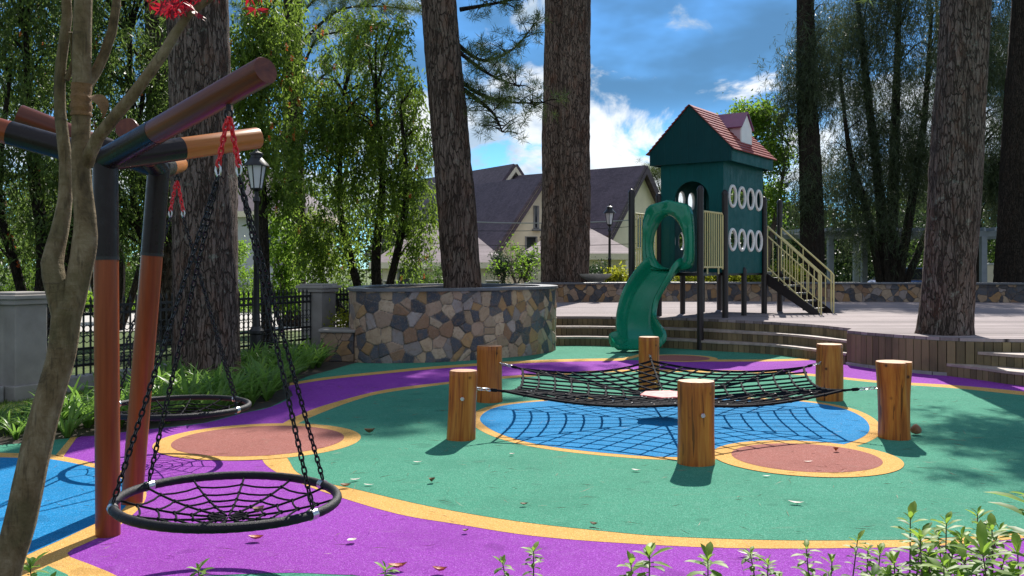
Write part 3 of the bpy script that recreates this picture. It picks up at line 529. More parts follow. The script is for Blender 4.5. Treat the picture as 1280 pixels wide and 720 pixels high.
# ================================================================== BUILDINGS (far)
def window_parts(parent, mb_loc, wdt, hgt, yaw_local=0, arch=False):
    pass
def gable_house(name, label, apex, yaw, W, L, rise, wallh, windows=(), over=.45, chimney=None, barge=None):
    """gable wall centred under apex, facing local -y; ridge runs along +y"""
    zt = apex[2]; t = thing(name, label, 'house', (apex[0], apex[1], 0), yaw)
    h = W/2; ze = zt-rise; zb = -.5
    mb = MB(); mb.extr([(-h, 0, zb), (h, 0, zb), (h, 0, ze), (0, 0, zt-.12), (-h, 0, ze)], (0, L, 0)); mb.build('wall', M['stucco'], t, smooth=False, fix=True)
    mb = MB(); k = rise/h; hx = h+.5
    for s in (-1, 1):
        a = [(0, -over, zt), (s*hx, -over, zt-k*hx), (s*hx, L+over, zt-k*hx), (0, L+over, zt)]
        mb.extr(a, (s*.13, 0, .13))
    mb.build('roof', M['shingle'], t, smooth=False, fix=True)
    mb = MB()
    for s in (-1, 1): mb.extr([(0, -over-.03, zt-.05), (s*hx, -over-.03, zt-k*hx-.05), (s*hx, -over-.03, zt-k*hx-.33), (0, -over-.03, zt-.38)], (0, .05, 0))
    mb.build('bargeboard', barge or M['shingle'], t, smooth=False, fix=True)
    for (x, z, ww, hh, arch) in windows:
        mb = MB(); out = [(x-ww/2, -.02, z), (x+ww/2, -.02, z), (x+ww/2, -.02, z+hh)]
        if arch: out += [(x+ww/2*math.cos(a), -.02, z+hh+ww/2*math.sin(a)) for a in [R(q) for q in range(15, 180, 15)]]
        out += [(x-ww/2, -.02, z+hh)]
        mb.extr(out, (0, .01, 0)); wn = mb.build('window', M['glassdark'], t, smooth=False, fix=True)
        mb = MB(); c = out+[out[0]]; mb.tube([(p[0], -.03, p[2]) for p in c], .07, 4); mb.build('frame', M['stucco'] if arch else M['winframe'], wn, smooth=False)
        if not arch:
            mb = MB(); mb.box((x, -.08, z-.09), (ww+.3, .2, .1)); mb.build('sill', M['winframe'], wn, smooth=False)
    if chimney:
        mb = MB(); mb.box((chimney[0], chimney[1], zt+.1), (.9, .9, .9)); mb.build('chimney', M['shingle'], t, smooth=False)
    return t
D = 55.
gable_house('cream_house', 'cream gabled house with purple-brown roof and arched window, just left of the green play tower', P(800, 210, D), R(50), 6.4, 9, 3.6, 3, [(0, 2.6, 1.1, 1.3, True), (.3, .6, .8, .9, True)])
gable_house('cream_house', 'steep cream gable with a slit window, left of the double pine trunk', P(677, 222, D), R(33), 7.0, 9, 4.6, 3, [(-.4, 3.75, .28, 1.3, False), (-.75, 1.55, .75, 1.7, False)])
gable_house('cream_house', 'tallest purple-brown gable roof behind, showing right of the leaning pine', P(640, 208, D+6), R(33), 8.5, 12, 5.2, 3, [], chimney=(-.2, 8), barge=M['stucco'])
def hip_house(name, label, x0, x1, y0, y1, ze, zt, roofm, wallm, ridge=.35, wins=()):
    cx, cy = (x0+x1)/2, (y0+y1)/2; t = thing(name, label, 'house', (cx, cy, 0)); o = t.location
    mb = MB(); mb.prism([(x0, y0), (x1, y0), (x1, y1), (x0, y1)], -.5, ze); mb.build('wall', wallm, t, o, smooth=False, fix=True)
    e = .5; r = (x1-x0)*ridge/2; mb = MB()
    vs = [(x0-e, y0-e, ze), (x1+e, y0-e, ze), (x1+e, y1+e, ze), (x0-e, y1+e, ze), (cx-r, cy, zt), (cx+r, cy, zt)]
    mb.add(vs, [(0, 1, 5, 4), (1, 2, 5), (2, 3, 4, 5), (3, 0, 4), (3, 2, 1, 0)]); mb.build('roof', roofm, t, o, smooth=False, fix=True)
    mb = MB(); mb.prism([(x0-e-.05, y0-e-.05), (x1+e+.05, y0-e-.05), (x1+e+.05, y1+e+.05), (x0-e-.05, y1+e+.05)], ze-.28, ze-.003); mb.build('fascia', M['stucco'], t, o, smooth=False, fix=True)
    for (x, z, ww, hh) in wins:
        mb = MB(); mb.box((x, y0-.015, z), (ww, .02, hh)); wn = mb.build('window', M['glassdark'], t, o, smooth=False)
        mb = MB()
        for s in (-1, 1): mb.box((x+s*ww/2, y0-.03, z), (.1, .08, hh+.2)); mb.box((x, y0-.03, z+s*hh/2), (ww-.1, .08, .1))
        mb.build('frame', M['winframe'], wn, o, smooth=False)
    return t
a = P(478, 328, 44); b2 = P(622, 328, 44)
hip_house('low_house', 'low cream house with pale mauve hipped roof behind the weeping bottlebrush', a[0], b2[0], 44, 50, a[2], P(540, 279, 47)[2], M['lightshingle'], M['stucco'], .3, [(a[0]+1.2, .9, .9, 1.1), (a[0]+3.6, .9, .9, 1.1)])
a = P(664, 317, 43); b2 = P(782, 317, 43)
hip_house('low_house', 'low cream wing with mauve hipped roof behind the double pine trunk', a[0], b2[0], 43, 48, a[2], P(715, 281, 45.5)[2], M['lightshingle'], M['stucco'], .2, [(b2[0]-1.2, .8, .7, 1.0)])
hip_house('white_house', 'white rendered house glimpsed beyond the iron fence on the left', -16.5, -10.2, 46, 54, 4.2, 6.6, M['shingle'], M['whitewall'], .3, [(-12., 2.4, .9, 1.6), (-14.5, 2.4, .9, 1.6), (-11., .6, .7, 1.2)])
for i, (y0, y1, sag, dd, lb_) in enumerate([(268, 272, .30, 40, 'thick pale power cable, uppermost of the wires crossing the houses'), (283, 280, .25, 41, 'thin dark power wire, second of the wires crossing the houses'), (300, 303, .2, 42, 'thin dark power wire, lowest of the wires crossing the houses')]):
    A = Vector(P(470, y0, dd)); B = Vector(P(830, y1, dd)); mb = MB()
    mb.tube([A.lerp(B, t/12)-Vector((0, 0, sag*4*(t/12)*(1-t/12))) for t in range(13)], .022 if i == 0 else .012, 5)
    tag(mb.build('power_line', M['wire'] if i == 0 else M['blackmetal']), lb_, 'power line', 'power lines in front of the houses')

# ================================================================== FENCE, PILLARS, LAMPS
FA, FB = Vector((-5.62, 10.75, 0)), Vector((-3.30, 16.1, 0)); fd = (FB-FA).normalized(); fang = math.atan2(fd.y, fd.x)
def fence_panel(a, b, label):
    a, b = Vector(a), Vector(b); L = (b-a).length; t = thing('iron_fence', label, 'fence', a, math.atan2(b.y-a.y, b.x-a.x), 'black iron fence panels')
    rails = MB(); pk = MB(); orn = pk
    for z in (.30, .50, .92, 1.02): rails.box((L/2, 0, z), (L, .035, .03))
    n = int(L/.105)
    for i in range(n+1):
        x = i*L/n; pk.box((x, 0, .60), (.018, .018, .9)); pk.tube([(x, 0, 1.05), (x, 0, 1.09), (x, 0, 1.15)], [.010, .020, .002], 5)
        if i < n:
            for z, r in ((.97, .035), (.40, .05), (.62, .045), (.74, .045)):
                orn.tube([(x+L/n/2+r*math.cos(q), 0, z+r*math.sin(q)*1.1) for q in [k*math.pi/4 for k in range(8)]], .007, 4, closed=True)
    rails.build('rail', M['blackmetal'], t, smooth=False); pk.build('picket', M['blackmetal'], t)
    mb = MB(); mb.box((L/2, 0, .09), (L, .22, .18)); mb.build('plinth', M['concrete'], t, smooth=False, bevel=.01)
fence_panel(FA+fd*.27, FB-fd*.23, 'black iron fence panel with scrolls between the two grey pillars behind the big left pine')
fence_panel(FA-fd*4.2, FA-fd*.27, 'black iron fence panel left of the nearer grey pillar, at the picture edge')
fence_panel(FB+fd*.23, FB+fd*2.9, 'short black iron fence panel between the farther pillar and the stone planter')
pp = thing('fence_pillar', 'pale rendered fence pillar near the left edge, beside the grey forked tree', 'pillar', FA, fang, 'rendered fence pillars')
mb = MB(); mb.box((0, 0, .54), (.42, .42, 1.08)); mb.build('shaft', M['pillar'], pp, smooth=False, bevel=.012)
mb = MB(); mb.box((0, 0, .09), (.5, .5, .18)); mb.build('plinth', M['pillar'], pp, smooth=False, bevel=.012)
mb = MB(); mb.box((0, 0, 1.11), (.50, .50, .06)); mb.box((0, 0, 1.165), (.56, .56, .05)); mb.box((0, 0, 1.205), (.46, .46, .03)); mb.build('cap', M['pillar'], pp, smooth=False, bevel=.01)
p2 = copy_tree(pp); p2.location = FB; p2['label'] = 'pale rendered fence pillar just right of the black lamp post'
def make_lamp(label, loc):
    t = thing('street_lamp', label, 'lamp post', loc, R(20), 'black lantern lamp posts')
    mb = MB(); mb.lathe([(.13, 0), (.13, .05), (.10, .08), (.095, .5), (.11, .52), (.11, .56), (.06, .62), (.05, .8)], seg=12); mb.build('base', M['blackmetal'], t)
    mb = MB(); mb.lathe([(.048, .8), (.042, 1.6), (.055, 1.62), (.055, 1.66), (.040, 1.68), (.034, 2.45), (.055, 2.48), (.05, 2.52), (.028, 2.56), (.035, 2.62), (.09, 2.66)], seg=12); mb.build('pole', M['blackmetal'], t)
    mb = MB(); mb.lathe([(.078, 2.665), (.135, 3.0)], seg=6); lan = mb.build('lantern', M['frost'], t, smooth=False)
    mb = MB()
    for k in range(6):
        q = k*math.pi/3; mb.tube([(.08*math.cos(q), .08*math.sin(q), 2.66), (.138*math.cos(q), .138*math.sin(q), 3.005)], .009, 4)
    mb.lathe([(.09, 2.65), (.092, 2.672)], seg=6); mb.build('frame', M['blackmetal'], lan, smooth=False)
    mb = MB(); mb.lathe([(.19, 3.0), (.175, 3.03), (.09, 3.12), (.085, 3.16), (.10, 3.165), (.095, 3.19), (.03, 3.22), (.015, 3.25), (.02, 3.27), (.002, 3.30)], seg=6 if False else 12); mb.build('roof', M['blackmetal'], t)
    return t
l1 = make_lamp('black lantern lamp post standing in the strappy plants right of the big left pine', (-3.79, 14.0, 0))
l2 = copy_tree(l1); l2.location = ((762-640)/F*28, 28, .1); l2['label'] = 'black lantern lamp post behind the low wall, left of the green slide'

# ================================================================== TREES
def jit_tube(mb, pts, rad, seg, seed, amp=.06, step=.14, flare=0.):
    c = catmull(pts, max(2, int((Vector(pts[-1])-Vector(pts[0])).length/step/(len(pts)-1)))); m = len(c); rr = []
    for i in range(m):
        s = i/(m-1)*(len(rad)-1); k = min(int(s), len(rad)-2); rr.append(rad[k]+(rad[k+1]-rad[k])*(s-k))
    rs = np.random.default_rng(seed); ph = rs.uniform(0, 6.28, (6,)); 
    tab = rs.normal(0, .35, (m, seg))
    def rf(i, a):
        k = int(round(a/(2*math.pi)*seg)) % seg
        base = 1+amp*(.5*math.sin(3*a+ph[0]+i*.11)+.5*math.sin(5*a+ph[1]-i*.17)+.4*math.sin(8*a+ph[2]+i*.31)+tab[i, k]*.6)
        if flare: base += flare*math.exp(-i*step/.35)*(1+.35*math.sin(4*a+ph[3])) 
        return base
    mb.tube(c, rr, seg, True, False, rf)
def clumps(center, radii, n, gap=0., bias=.45):
    p = rng.normal(size=(n, 3)); p /= np.linalg.norm(p, axis=1, keepdims=True); r = rng.uniform(0, 1, (n, 1))**bias
    return np.asarray(center)+p*r*np.asarray(radii)
def branch_to(mb, a, b, r0, r1, seg=5, arch=.25):
    a, b = Vector(a), Vector(b); m = a.lerp(b, .5)+Vector((random.uniform(-.12, .12), random.uniform(-.12, .12), arch*(b-a).length*random.uniform(.4, 1)))
    mb.tube(catmull([a, m, b], 4), [r0+(r1-r0)*k/8 for k in range(9)], seg)
def crown_leaves(name, C, mode, nper, L, W, mat, parent, off, spread=.28, droop=.9):
    """leaves round clump centres C"""
    if mode == 'droop':                   # hanging strands
        ns = max(2, nper//14); st = np.repeat(C, ns, 0)+rng.normal(0, spread, (len(C)*ns, 3))
        ln = rng.uniform(.25, 1.0, len(st))*droop; k = 14
        tpos = rng.uniform(0, 1, (len(st), k)); sway = rng.normal(0, .12, (len(st), 1, 3)); sway[..., 2] = 0
        pts = st[:, None, :]+sway*tpos[..., None]; pts[..., 2] -= tpos*ln[:, None]
        pts = pts.reshape(-1, 3)+rng.normal(0, .03, (len(st)*k, 3)); d = rng.normal(0, .55, pts.shape); d[:, 2] -= .75
    elif mode == 'puff':
        pts = np.repeat(C, nper, 0)+rng.normal(0, spread, (len(C)*nper, 3)); d = rng.normal(0, 1, pts.shape); d[:, 2] -= .25
    elif mode == 'needle':                # radiating tufts
        tips = np.repeat(C, nper//40, 0)+rng.normal(0, spread, (len(C)*(nper//40), 3))
        pts = np.repeat(tips, 40, 0)+rng.normal(0, .02, (len(tips)*40, 3)); d = rng.normal(0, 1, pts.shape); d[:, 2] += .35
    n = len(pts)
    return leaf_obj(name, pts, d, L*rng.uniform(.6, 1.3, n), W*rng.uniform(.7, 1.2, n), mat, parent, off, .15)
def make_tree(name, label, cat, base, stems, barkm, crown=None, nclump=60, mode='puff', nper=120, L=.1, W=.04, leafm=None, spread=.28, group=None, seg=12, flowers=0, amp=.06, flare=0., br=.03, droop=.9, extra=None, bias=.45, arch=.25):
    """stems: list of (points, radii) in world space"""
    t = thing(name, label, cat, base, 0, group); mb = MB(); axis = []
    for i, (pts, rad) in enumerate(stems):
        jit_tube(mb, pts, rad, seg if i == 0 or len(stems) < 3 else max(7, seg-3), hash(name) % 97+i*13+int(abs(base[0])*10), amp, flare=flare if i == 0 else flare*.5)
        axis += catmull(pts, 4)
    C = None
    if crown:
        C = np.concatenate([clumps(c, r, int(nclump*w_), bias=bias) for c, r, w_ in crown])
        ax = np.array([tuple(p) for p in axis])
        mb.cur = 1; bm_ = mb
        for c in C[::2 if len(C) > 70 else 1]:
            dd = np.linalg.norm((ax-c)*np.array([1, 1, .8]), axis=1)+np.where(ax[:, 2] > c[2]-.2, 2.5, 0); a = ax[int(np.argmin(dd))]
            branch_to(bm_, a, c, br, br*.25, 5, arch)
    mb.build('trunk', [barkm, M['darkbark']], t, base)
    if C is not None:
        crown_leaves('crown', C, mode, nper, L, W, leafm, t, base, spread, droop)
        if flowers:
            S = C[rng.integers(0, len(C), flowers)]+rng.normal(0, .35, (flowers, 3)); S[:, 2] -= .2
            pts = np.repeat(S, 26, 0); tt = rng.uniform(0, 1, (len(pts), 1)); pts = pts-np.array([0, 0, .11])*tt
            d = rng.normal(0, 1, pts.shape); d[:, 2] *= .3; leaf_obj('flowers', pts, d, .035, .016, M['f_flower'], t, base)
    if extra: extra(t)
    return t
def stem(*pp): return [P(*q) for q in pp]
# big pines (only trunks stand in the frame, crowns far above it)
def up(p, d, hgt): return (p[0]+d[0]*hgt, p[1]+d[1]*hgt, p[2]+hgt)
def pine_trunk(label, base, lean, r0, r1, hgt, barkm, flare=.18, seg=26, amp=.05, name='pine_tree', extra=None, crown_z=None):
    pts = [up((base[0], base[1], base[2]-.15), lean, q*hgt) for q in (0, .2, .45, .7, 1)]
    rad = [r0, r0*.95+r1*.05, r0*.6+r1*.4, r0*.3+r1*.7, r1]
    return make_tree(name, label, 'tree', base, [(pts, rad)], barkm, seg=seg, amp=amp, flare=flare, extra=extra)
pine_trunk('big rough-barked pine trunk among strappy plants on the left, behind the swing frame', (-3.86, 12.0, 0), (-.026, .0), .405, .31, 13, M['pinebark2'], .32, 30)
def pine_branch(t, base, paths, tufts_n=30, nper=80, sprd=.09, L=.15):
    T = []
    for pth in paths:
        mb = MB(); c = catmull(pth, 5); n = len(c); mb.tube(c, [.045*(1-.8*k/(n-1)) for k in range(n)], 6)
        for k in range(int(n*.30), n):
            for q in range(3):
                p = c[k]; e = p+Vector((random.uniform(-.35, .35), random.uniform(-.35, .35), random.uniform(-.16, .26)))
                mb.tube([p, p.lerp(e, .5)+Vector((0, 0, .03)), e], [.012, .009, .005], 4); T.append(tuple(e))
        mb.build('branch', M['darkbark'], t, base)
    crown_leaves('crown', np.array(T), 'needle', nper, L, .009, M['f_pine'], t, base, sprd)
lb2 = (-.86, 16.7, 1.13)
def lean_extra(t):
    pine_branch(t, lb2, [[P(556, 40, 17), P(600, 75, 17.3), P(640, 62, 17.4), P(668, 30, 17.5)], [P(565, 58, 17), P(610, 92, 16.6), P(650, 108, 16.4)], [P(575, 100, 17), P(600, 118, 17), P(640, 128, 17), P(678, 128, 17.2)], [P(580, 112, 17), P(615, 140, 16.6), P(628, 165, 16.5)], [P(575, 12, 17), P(620, 4, 17.2), P(655, -4, 17.4)]])
pine_trunk('tall pine leaning left, rooted in the round stone planter', lb2, (-.082, .0), .335, .265, 13, M['pinebark'], .10, 26, extra=lean_extra)
def high_crown(t, base, blobs, trunk, n=40, nper=160):
    mb = MB(); C = np.concatenate([clumps(c, r, k, bias=.6) for c, r, k in blobs])
    for c in C: branch_to(mb, trunk(c[2]-random.uniform(.3, 1.2)), c, .05, .012, 5, .2)
    mb.build('branches', M['darkbark'], t, base); crown_leaves('crown', C, 'needle', nper*3, .26, .018, M['f_pine'], t, base, .28)
def dbl():
    base = ((706-640)/F*27.4, 27.4, .9)
    s1 = [up((base[0]+.22, base[1]-.05, .6), (.010, 0), q) for q in (0, 3, 7, 11, 17)]; s2 = [up((base[0]-.30, base[1]+.2, .6), (.010, 0), q) for q in (0, 3, 7, 11, 17)]
    make_tree('pine_tree', 'thick double pine trunk rising behind the low wall in the centre', 'tree', base, [(s1, [.50, .47, .45, .42, .36]), (s2, [.40, .39, .38, .36, .30])], M['pinebark'], seg=26, flare=.06, extra=lambda t: high_crown(t, base, [((1.2, 27.4, 14.2), (2.6, 2.2, 1.7), 46), ((2.95, 26.3, 15.5), (.95, 1.5, .9), 40), ((3.4, 27.0, 12.2), (1.2, 1.2, .7), 12)], lambda z: (base[0], base[1], z)))  # small dense middle clump is out of view, added to shade the green rubber
dbl()
deckbase = ((1181-640)/F*13.75, 13.75, DH)
pine_trunk('flaking pine trunk growing through the front edge of the deck', deckbase, (.062, 0), .36, .29, 13, M['pinebark2'], .2, 28, extra=lambda t: high_crown(t, deckbase, [((6.6, 15.6, 6.9), (1.5, 1.1, .45), 9), ((7.6, 16.6, 8.2), (1.8, 1.4, .9), 16), ((6.0, 14.6, 7.4), (1.2, .9, .5), 8), ((7.2, 13.9, 11.5), (2.2, 2, 1.6), 30)], lambda z: (deckbase[0]+.062*z, deckbase[1], z)))
pine_trunk('dark pine trunk at the right picture edge behind the low wall', ((1264-640)/F*28.5, 28.5, .9), (.055, 0), .50, .40, 15, M['darkbark'], .1, 20)
pine_trunk('brown pine trunk behind the iron fence, left of the big pine', ((206-640)/F*19, 19, 0), (-.02, 0), .28, .22, 12, M['pinebark2'], .1, 18)
# background pine with long arms, left of centre
bb = ((368-640)/F*24, 24, 0)
def bp_extra(t):
    pine_branch(t, bb, [[P(372, 110, 24), P(395, 50, 24), P(440, 38, 23.5), P(500, 22, 23)], [P(370, 60, 24), P(420, 15, 23.5), P(470, 8, 23), P(530, 14, 22.5)], [P(365, 80, 24), P(340, 40, 23), P(310, 20, 22)], [P(368, 30, 24), P(400, -5, 24), P(450, -10, 24)], [P(372, 130, 24), P(410, 90, 24), P(455, 75, 23)]], nper=120, L=.2)
pine_trunk('slim dark pine with outstretched arms above the weeping bottlebrush', bb, (-.006, 0), .30, .22, 10.5, M['darkbark'], .08, 16, extra=bp_extra)
# weeping bottlebrush trees
def W_(px, py, d): return P(px, py, d)
make_tree('bottlebrush_tree', 'weeping bottlebrush with several dark stems and bright hanging leaves, between pillar and leaning pine', 'tree', (-3.0, 19.2, 0),
 [(stem((478, 425, 19.2), (470, 330, 19.2), (478, 230, 19.1), (470, 120, 19)), [.11, .10, .07, .03]), (stem((466, 425, 19.3), (440, 330, 19.4), (425, 250, 19.4), (430, 120, 19.5)), [.09, .08, .06, .025]), (stem((470, 425, 19.1), (500, 300, 19), (508, 230, 18.8), (500, 130, 18.7)), [.09, .075, .06, .025]), (stem((462, 425, 19.3), (415, 370, 19.5), (385, 300, 19.6), (375, 230, 19.7)), [.08, .07, .05, .025])],
 M['darkbark'], [(P(455, 105, 19.2), (1.25, 1.3, 1.45), .55), (P(400, 190, 19.3), (1.0, 1.1, 1.5), .5), (P(500, 190, 19), (.75, .9, 1.4), .38), (P(405, 285, 19.2), (.8, .8, .8), .2), (P(520, 290, 18.8), (.28, .4, .75), .09), (P(478, 40, 19.2), (.6, .7, .45), .12)], 72, 'droop', 210, .135, .036, M['f_bottle'], .17, seg=10, flowers=70, br=.028)
make_tree('bottlebrush_tree', 'leafy weeping bottlebrush with orange-red flowers hanging beside the big left pine trunk', 'tree', (-4.35, 16.9, 0),
 [(stem((335, 440, 16.9), (330, 300, 17), (325, 150, 16.9), (330, 20, 16.8)), [.10, .09, .06, .03])], M['darkbark'], [(P(318, 70, 16.6), (.75, .8, 1.1), .6), (P(322, 150, 16.4), (.45, .6, .7), .35), (P(345, 20, 16.8), (.6, .7, .6), .3), (P(355, 215, 16.9), (.3, .5, .7), .15)], 38, 'droop', 210, .135, .036, M['f_bottle'], .16, seg=9, flowers=60, br=.025)
lw = [('dark weeping bottlebrush at the far left edge behind the iron fence', (-8.6, 17, 0), (40, 17), .9), ('dark weeping bottlebrush between the forked grey tree and the big pine', (-6.6, 18.2, 0), (170, 18.2), 1.), ('large dark weeping tree farther back on the left, filling the gap', (-9.6, 22.5, 0), (95, 22.5), 1.25)]
for i, (lab, b, (px, d), k) in enumerate(lw):
    x0 = 640+b[0]/b[1]*F
    make_tree('bottlebrush_tree', lab, 'tree', b, [(stem((x0, 440, d), (x0+12, 320, d), (px, 200, d), (px-8, 40, d)), [.14, .12, .09, .04]), (stem((x0+4, 440, d), (x0-25, 330, d-.2), (x0-45, 240, d-.3), (x0-30, 90, d)), [.10, .09, .07, .03]), (stem((x0+4, 440, d), (x0+40, 330, d), (x0+60, 200, d+.2), (x0+50, 90, d)), [.09, .08, .06, .03])], M['darkbark'],
      [(P(px, 60, d), (1.7*k, 1.4*k, 1.7*k), .6), (P(px+20, 190, d-.3), (1.5*k, 1.2*k, 1.4*k), .45), (P(px-35, 260, d-.2), (1.2*k, 1.2, 1.0*k), .3), (P(px+10, -40, d), (1.5*k, 1.3, 1.2), .3)], 66, 'droop', 190, .14, .036, M['f_left'], .20, seg=9, flowers=44, br=.03)
# right-hand casuarinas
def casu(label, b, stems, crown, n, k=1., nper=190):
    return make_tree('casuarina_tree', label, 'tree', b, stems, M['darkbark'], crown, int(n*1.3), 'droop', nper*2, .26, .020, M['f_casu'], .42, seg=9, br=.032, droop=1.2, bias=.5, arch=.4)
d = 33
casu('many-stemmed dark casuarina filling the space left of the deck pine', ((1110-640)/F*d, d, 0), [(stem((1108, 380, d), (1100, 250, d), (1085, 120, d), (1070, -20, d)), [.22, .18, .13, .06]), (stem((1113, 380, d), (1116, 250, d+.2), (1120, 120, d), (1125, -20, d)), [.24, .2, .14, .06]), (stem((1118, 380, d), (1135, 280, d), (1155, 150, d), (1165, 10, d)), [.2, .16, .11, .05]), (stem((1104, 380, d), (1085, 270, d-.3), (1062, 190, d-.4), (1050, 90, d)), [.15, .12, .09, .04]), (stem((1122, 380, d), (1150, 310, d), (1180, 230, d), (1190, 120, d)), [.16, .12, .09, .04])],
  [(P(1105, 60, d), (2.3, 2, 2.6), .5), (P(1140, 180, d), (1.9, 1.8, 1.9), .3), (P(1065, 210, d-.3), (1.2, 1.4, 1.8), .18), (P(1120, -60, d), (2.2, 1.8, 1.5), .25), (P(1110, 285, d), (1.3, 1.3, .5), .05)], 150)
d = 31
casu('single dark casuarina trunk wrapped in drooping foliage, right of the play tower', ((1014-640)/F*d, d, 0), [(stem((1017, 385, d), (1014, 250, d), (1009, 120, d), (1006, -30, d)), [.42, .38, .33, .26])], [(P(1000, 110, d), (.55, .8, 1.5), .35), (P(1025, 60, d), (.6, .7, 1.8), .3), (P(1012, 220, d), (.6, .7, 1.0), .2)], 70, nper=150)
d = 37
casu('tall dark casuarina behind the deck pine, reaching the top of the picture', ((1215-640)/F*d, d, 0), [(stem((1222, 375, d), (1215, 200, d), (1225, 50, d), (1220, -60, d)), [.3, .25, .2, .1]), (stem((1218, 375, d), (1195, 250, d), (1180, 120, d), (1170, 0, d)), [.2, .17, .12, .05])], [(P(1230, 60, d), (2.3, 2, 3.0), .55), (P(1250, 200, d), (1.9, 1.6, 2.0), .4), (P(1180, 220, d), (1.4, 1.5, 1.4), .2), (P(1225, -50, d), (2, 2, 1.5), .25)], 120)
d = 40
casu('dark casuarina at the far right edge behind the last trunk', ((1300-640)/F*d, d, 0), [(stem((1295, 370, d), (1298, 200, d), (1290, 50, d), (1295, -60, d)), [.3, .25, .2, .1])], [(P(1285, 80, d), (2.2, 2, 3.4), .55), (P(1275, 230, d), (2.0, 1.6, 1.7), .4)], 100)
# bright tree behind the tower, small pine, shrubs
d = 32
make_tree('leafy_tree', 'bright green tree with bare crooked branches behind the play tower roof', 'tree', ((955-640)/F*d, d, 0), [(stem((962, 375, d), (955, 290, d), (950, 220, d), (930, 150, d)), [.14, .12, .09, .04]), (stem((958, 330, d), (975, 240, d), (985, 180, d)), [.1, .07, .03])], M['twig'],
  [(P(930, 150, d), (1.1, 1., .45), .3), (P(965, 190, d), (.6, .8, .9), .35), (P(960, 150, d), (.7, .8, .55), .25), (P(965, 250, d), (.5, .8, .8), .25)], 60, 'puff', 110, .13, .075, M['f_bright'], .2, seg=8, br=.03, arch=.1)
d = 62
pb = P(828, 345, d)
def sp_ex(t): pine_branch(t, (pb[0], pb[1], 0), [[P(826, 275, d), P(815, 250, d), P(806, 232, d)], [P(827, 255, d), P(840, 235, d), P(848, 222, d)], [P(826, 240, d), P(820, 222, d), P(812, 212, d)], [P(827, 230, d), P(832, 215, d), P(835, 208, d)]], nper=160, sprd=.35, L=.45)
pine_trunk('small distant pine beyond the cream house, left of the play tower', (pb[0], pb[1], 0), (0, 0), .16, .09, 6.5, M['twig'], .1, 8, extra=sp_ex)
def shrub(name, label, px, py_top, py_bot, d, rx, leafm, n=22, L=.09, W=.045, nper=90, group=None, zb=None, stems=4, mode='puff', cat='shrub', spread=.12):
    x = (px-640)/F*d; zt = HC+(HZ-py_top)*d/F; z0 = HC+(HZ-py_bot)*d/F if zb is None else zb
    h = (zt-z0)/2; c = (x, d, z0+h*1.1)
    st = [([(x+random.uniform(-.06, .06), d, z0-.05), (x+random.uniform(-.3, .3)*rx, d+random.uniform(-.3, .3)*rx, z0+h*.8), (x+random.uniform(-.7, .7)*rx, d+random.uniform(-.5, .5)*rx, z0+h*1.6)], [.02, .014, .006]) for _ in range(stems)]
    return make_tree(name, label, cat, (x, d, z0), st, M['twig'], [(c, (rx, rx*.8, h*.95), 1)], n, mode, nper, L, W, leafm, spread, group, seg=5, br=.008)
shrub('garden_shrub', 'open yellow-green shrub behind the low wall, left of the double pine trunk', 645, 298, 352, 28.3, .80, M['f_bright'], 13, .10, .06, 36, zb=.95)
shrub('garden_shrub', 'dark rounded shrub behind the wall, right of the double pine trunk', 742, 331, 352, 28.2, .55, M['f_dark'], 26, .07, .035, 130, zb=.95)
shrub('conical_shrub', 'dark upright conifer bush behind the planter, nearest the leaning pine', 628, 316, 352, 29.5, .28, M['f_dark'], 16, .08, .03, 130, zb=.95)
shrub('conical_shrub', 'dark upright conifer bush behind the planter, beside the double trunk', 657, 318, 352, 29.4, .28, M['f_dark'], 16, .08, .03, 130, zb=.95)
for i, (px, top, lab) in enumerate([(775, 340, 'low yellow-green shrub behind the wall at the foot of the second lamp post'), (812, 341, 'low yellow-green shrub seen beneath the slide hood'), (860, 341, 'low yellow-green shrub seen between the tower legs on the left'), (893, 340, 'low yellow-green shrub seen under the barrier of the tower'), (915, 341, 'low yellow-green shrub seen under the tower house'), (942, 339, 'low yellow-green shrub beside the right rear tower leg'), (985, 330, 'taller yellow-green shrub seen through the stair rails')]):
    shrub('border_shrub', lab, px, top, 354, 27.7, .42, M['f_yellow'], 16, .10, .05, 70, group='low yellow-green shrubs behind the deck wall', zb=.95)
shrub('garden_shrub', 'sunlit leafy shrub between the lamp post and the far fence pillar', 352, 268, 400, 21.5, .55, M['f_bright'], 30, .11, .06, 90, zb=0)
shrub('garden_shrub', 'sunlit green shrub beyond the iron fence, right of the far pillar', 545, 325, 372, 30, .9, M['f_hedge'], 26, .10, .05, 90, zb=0)
shrub('garden_shrub', 'small yellow-green plant between the far pillar and the stone planter', 437, 398, 425, 15.7, .22, M['f_yellow'], 12, .07, .035, 60, zb=.5)
for i, (px, lab) in enumerate([(30, 'green shrub against the fence at the far left'), (150, 'green shrub beyond the fence behind the forked grey tree'), (280, 'green shrub beyond the fence, behind the big left pine'), (420, 'green shrub beyond the fence beneath the bottlebrush stems')]):
    shrub('fence_shrub', lab, px, 300 if i != 3 else 345, 380, 25+i, 1.1, M['f_hedge'] if i % 2 else M['f_bright'], 34, .11, .05, 100, group='shrubs beyond the iron fence', zb=0)
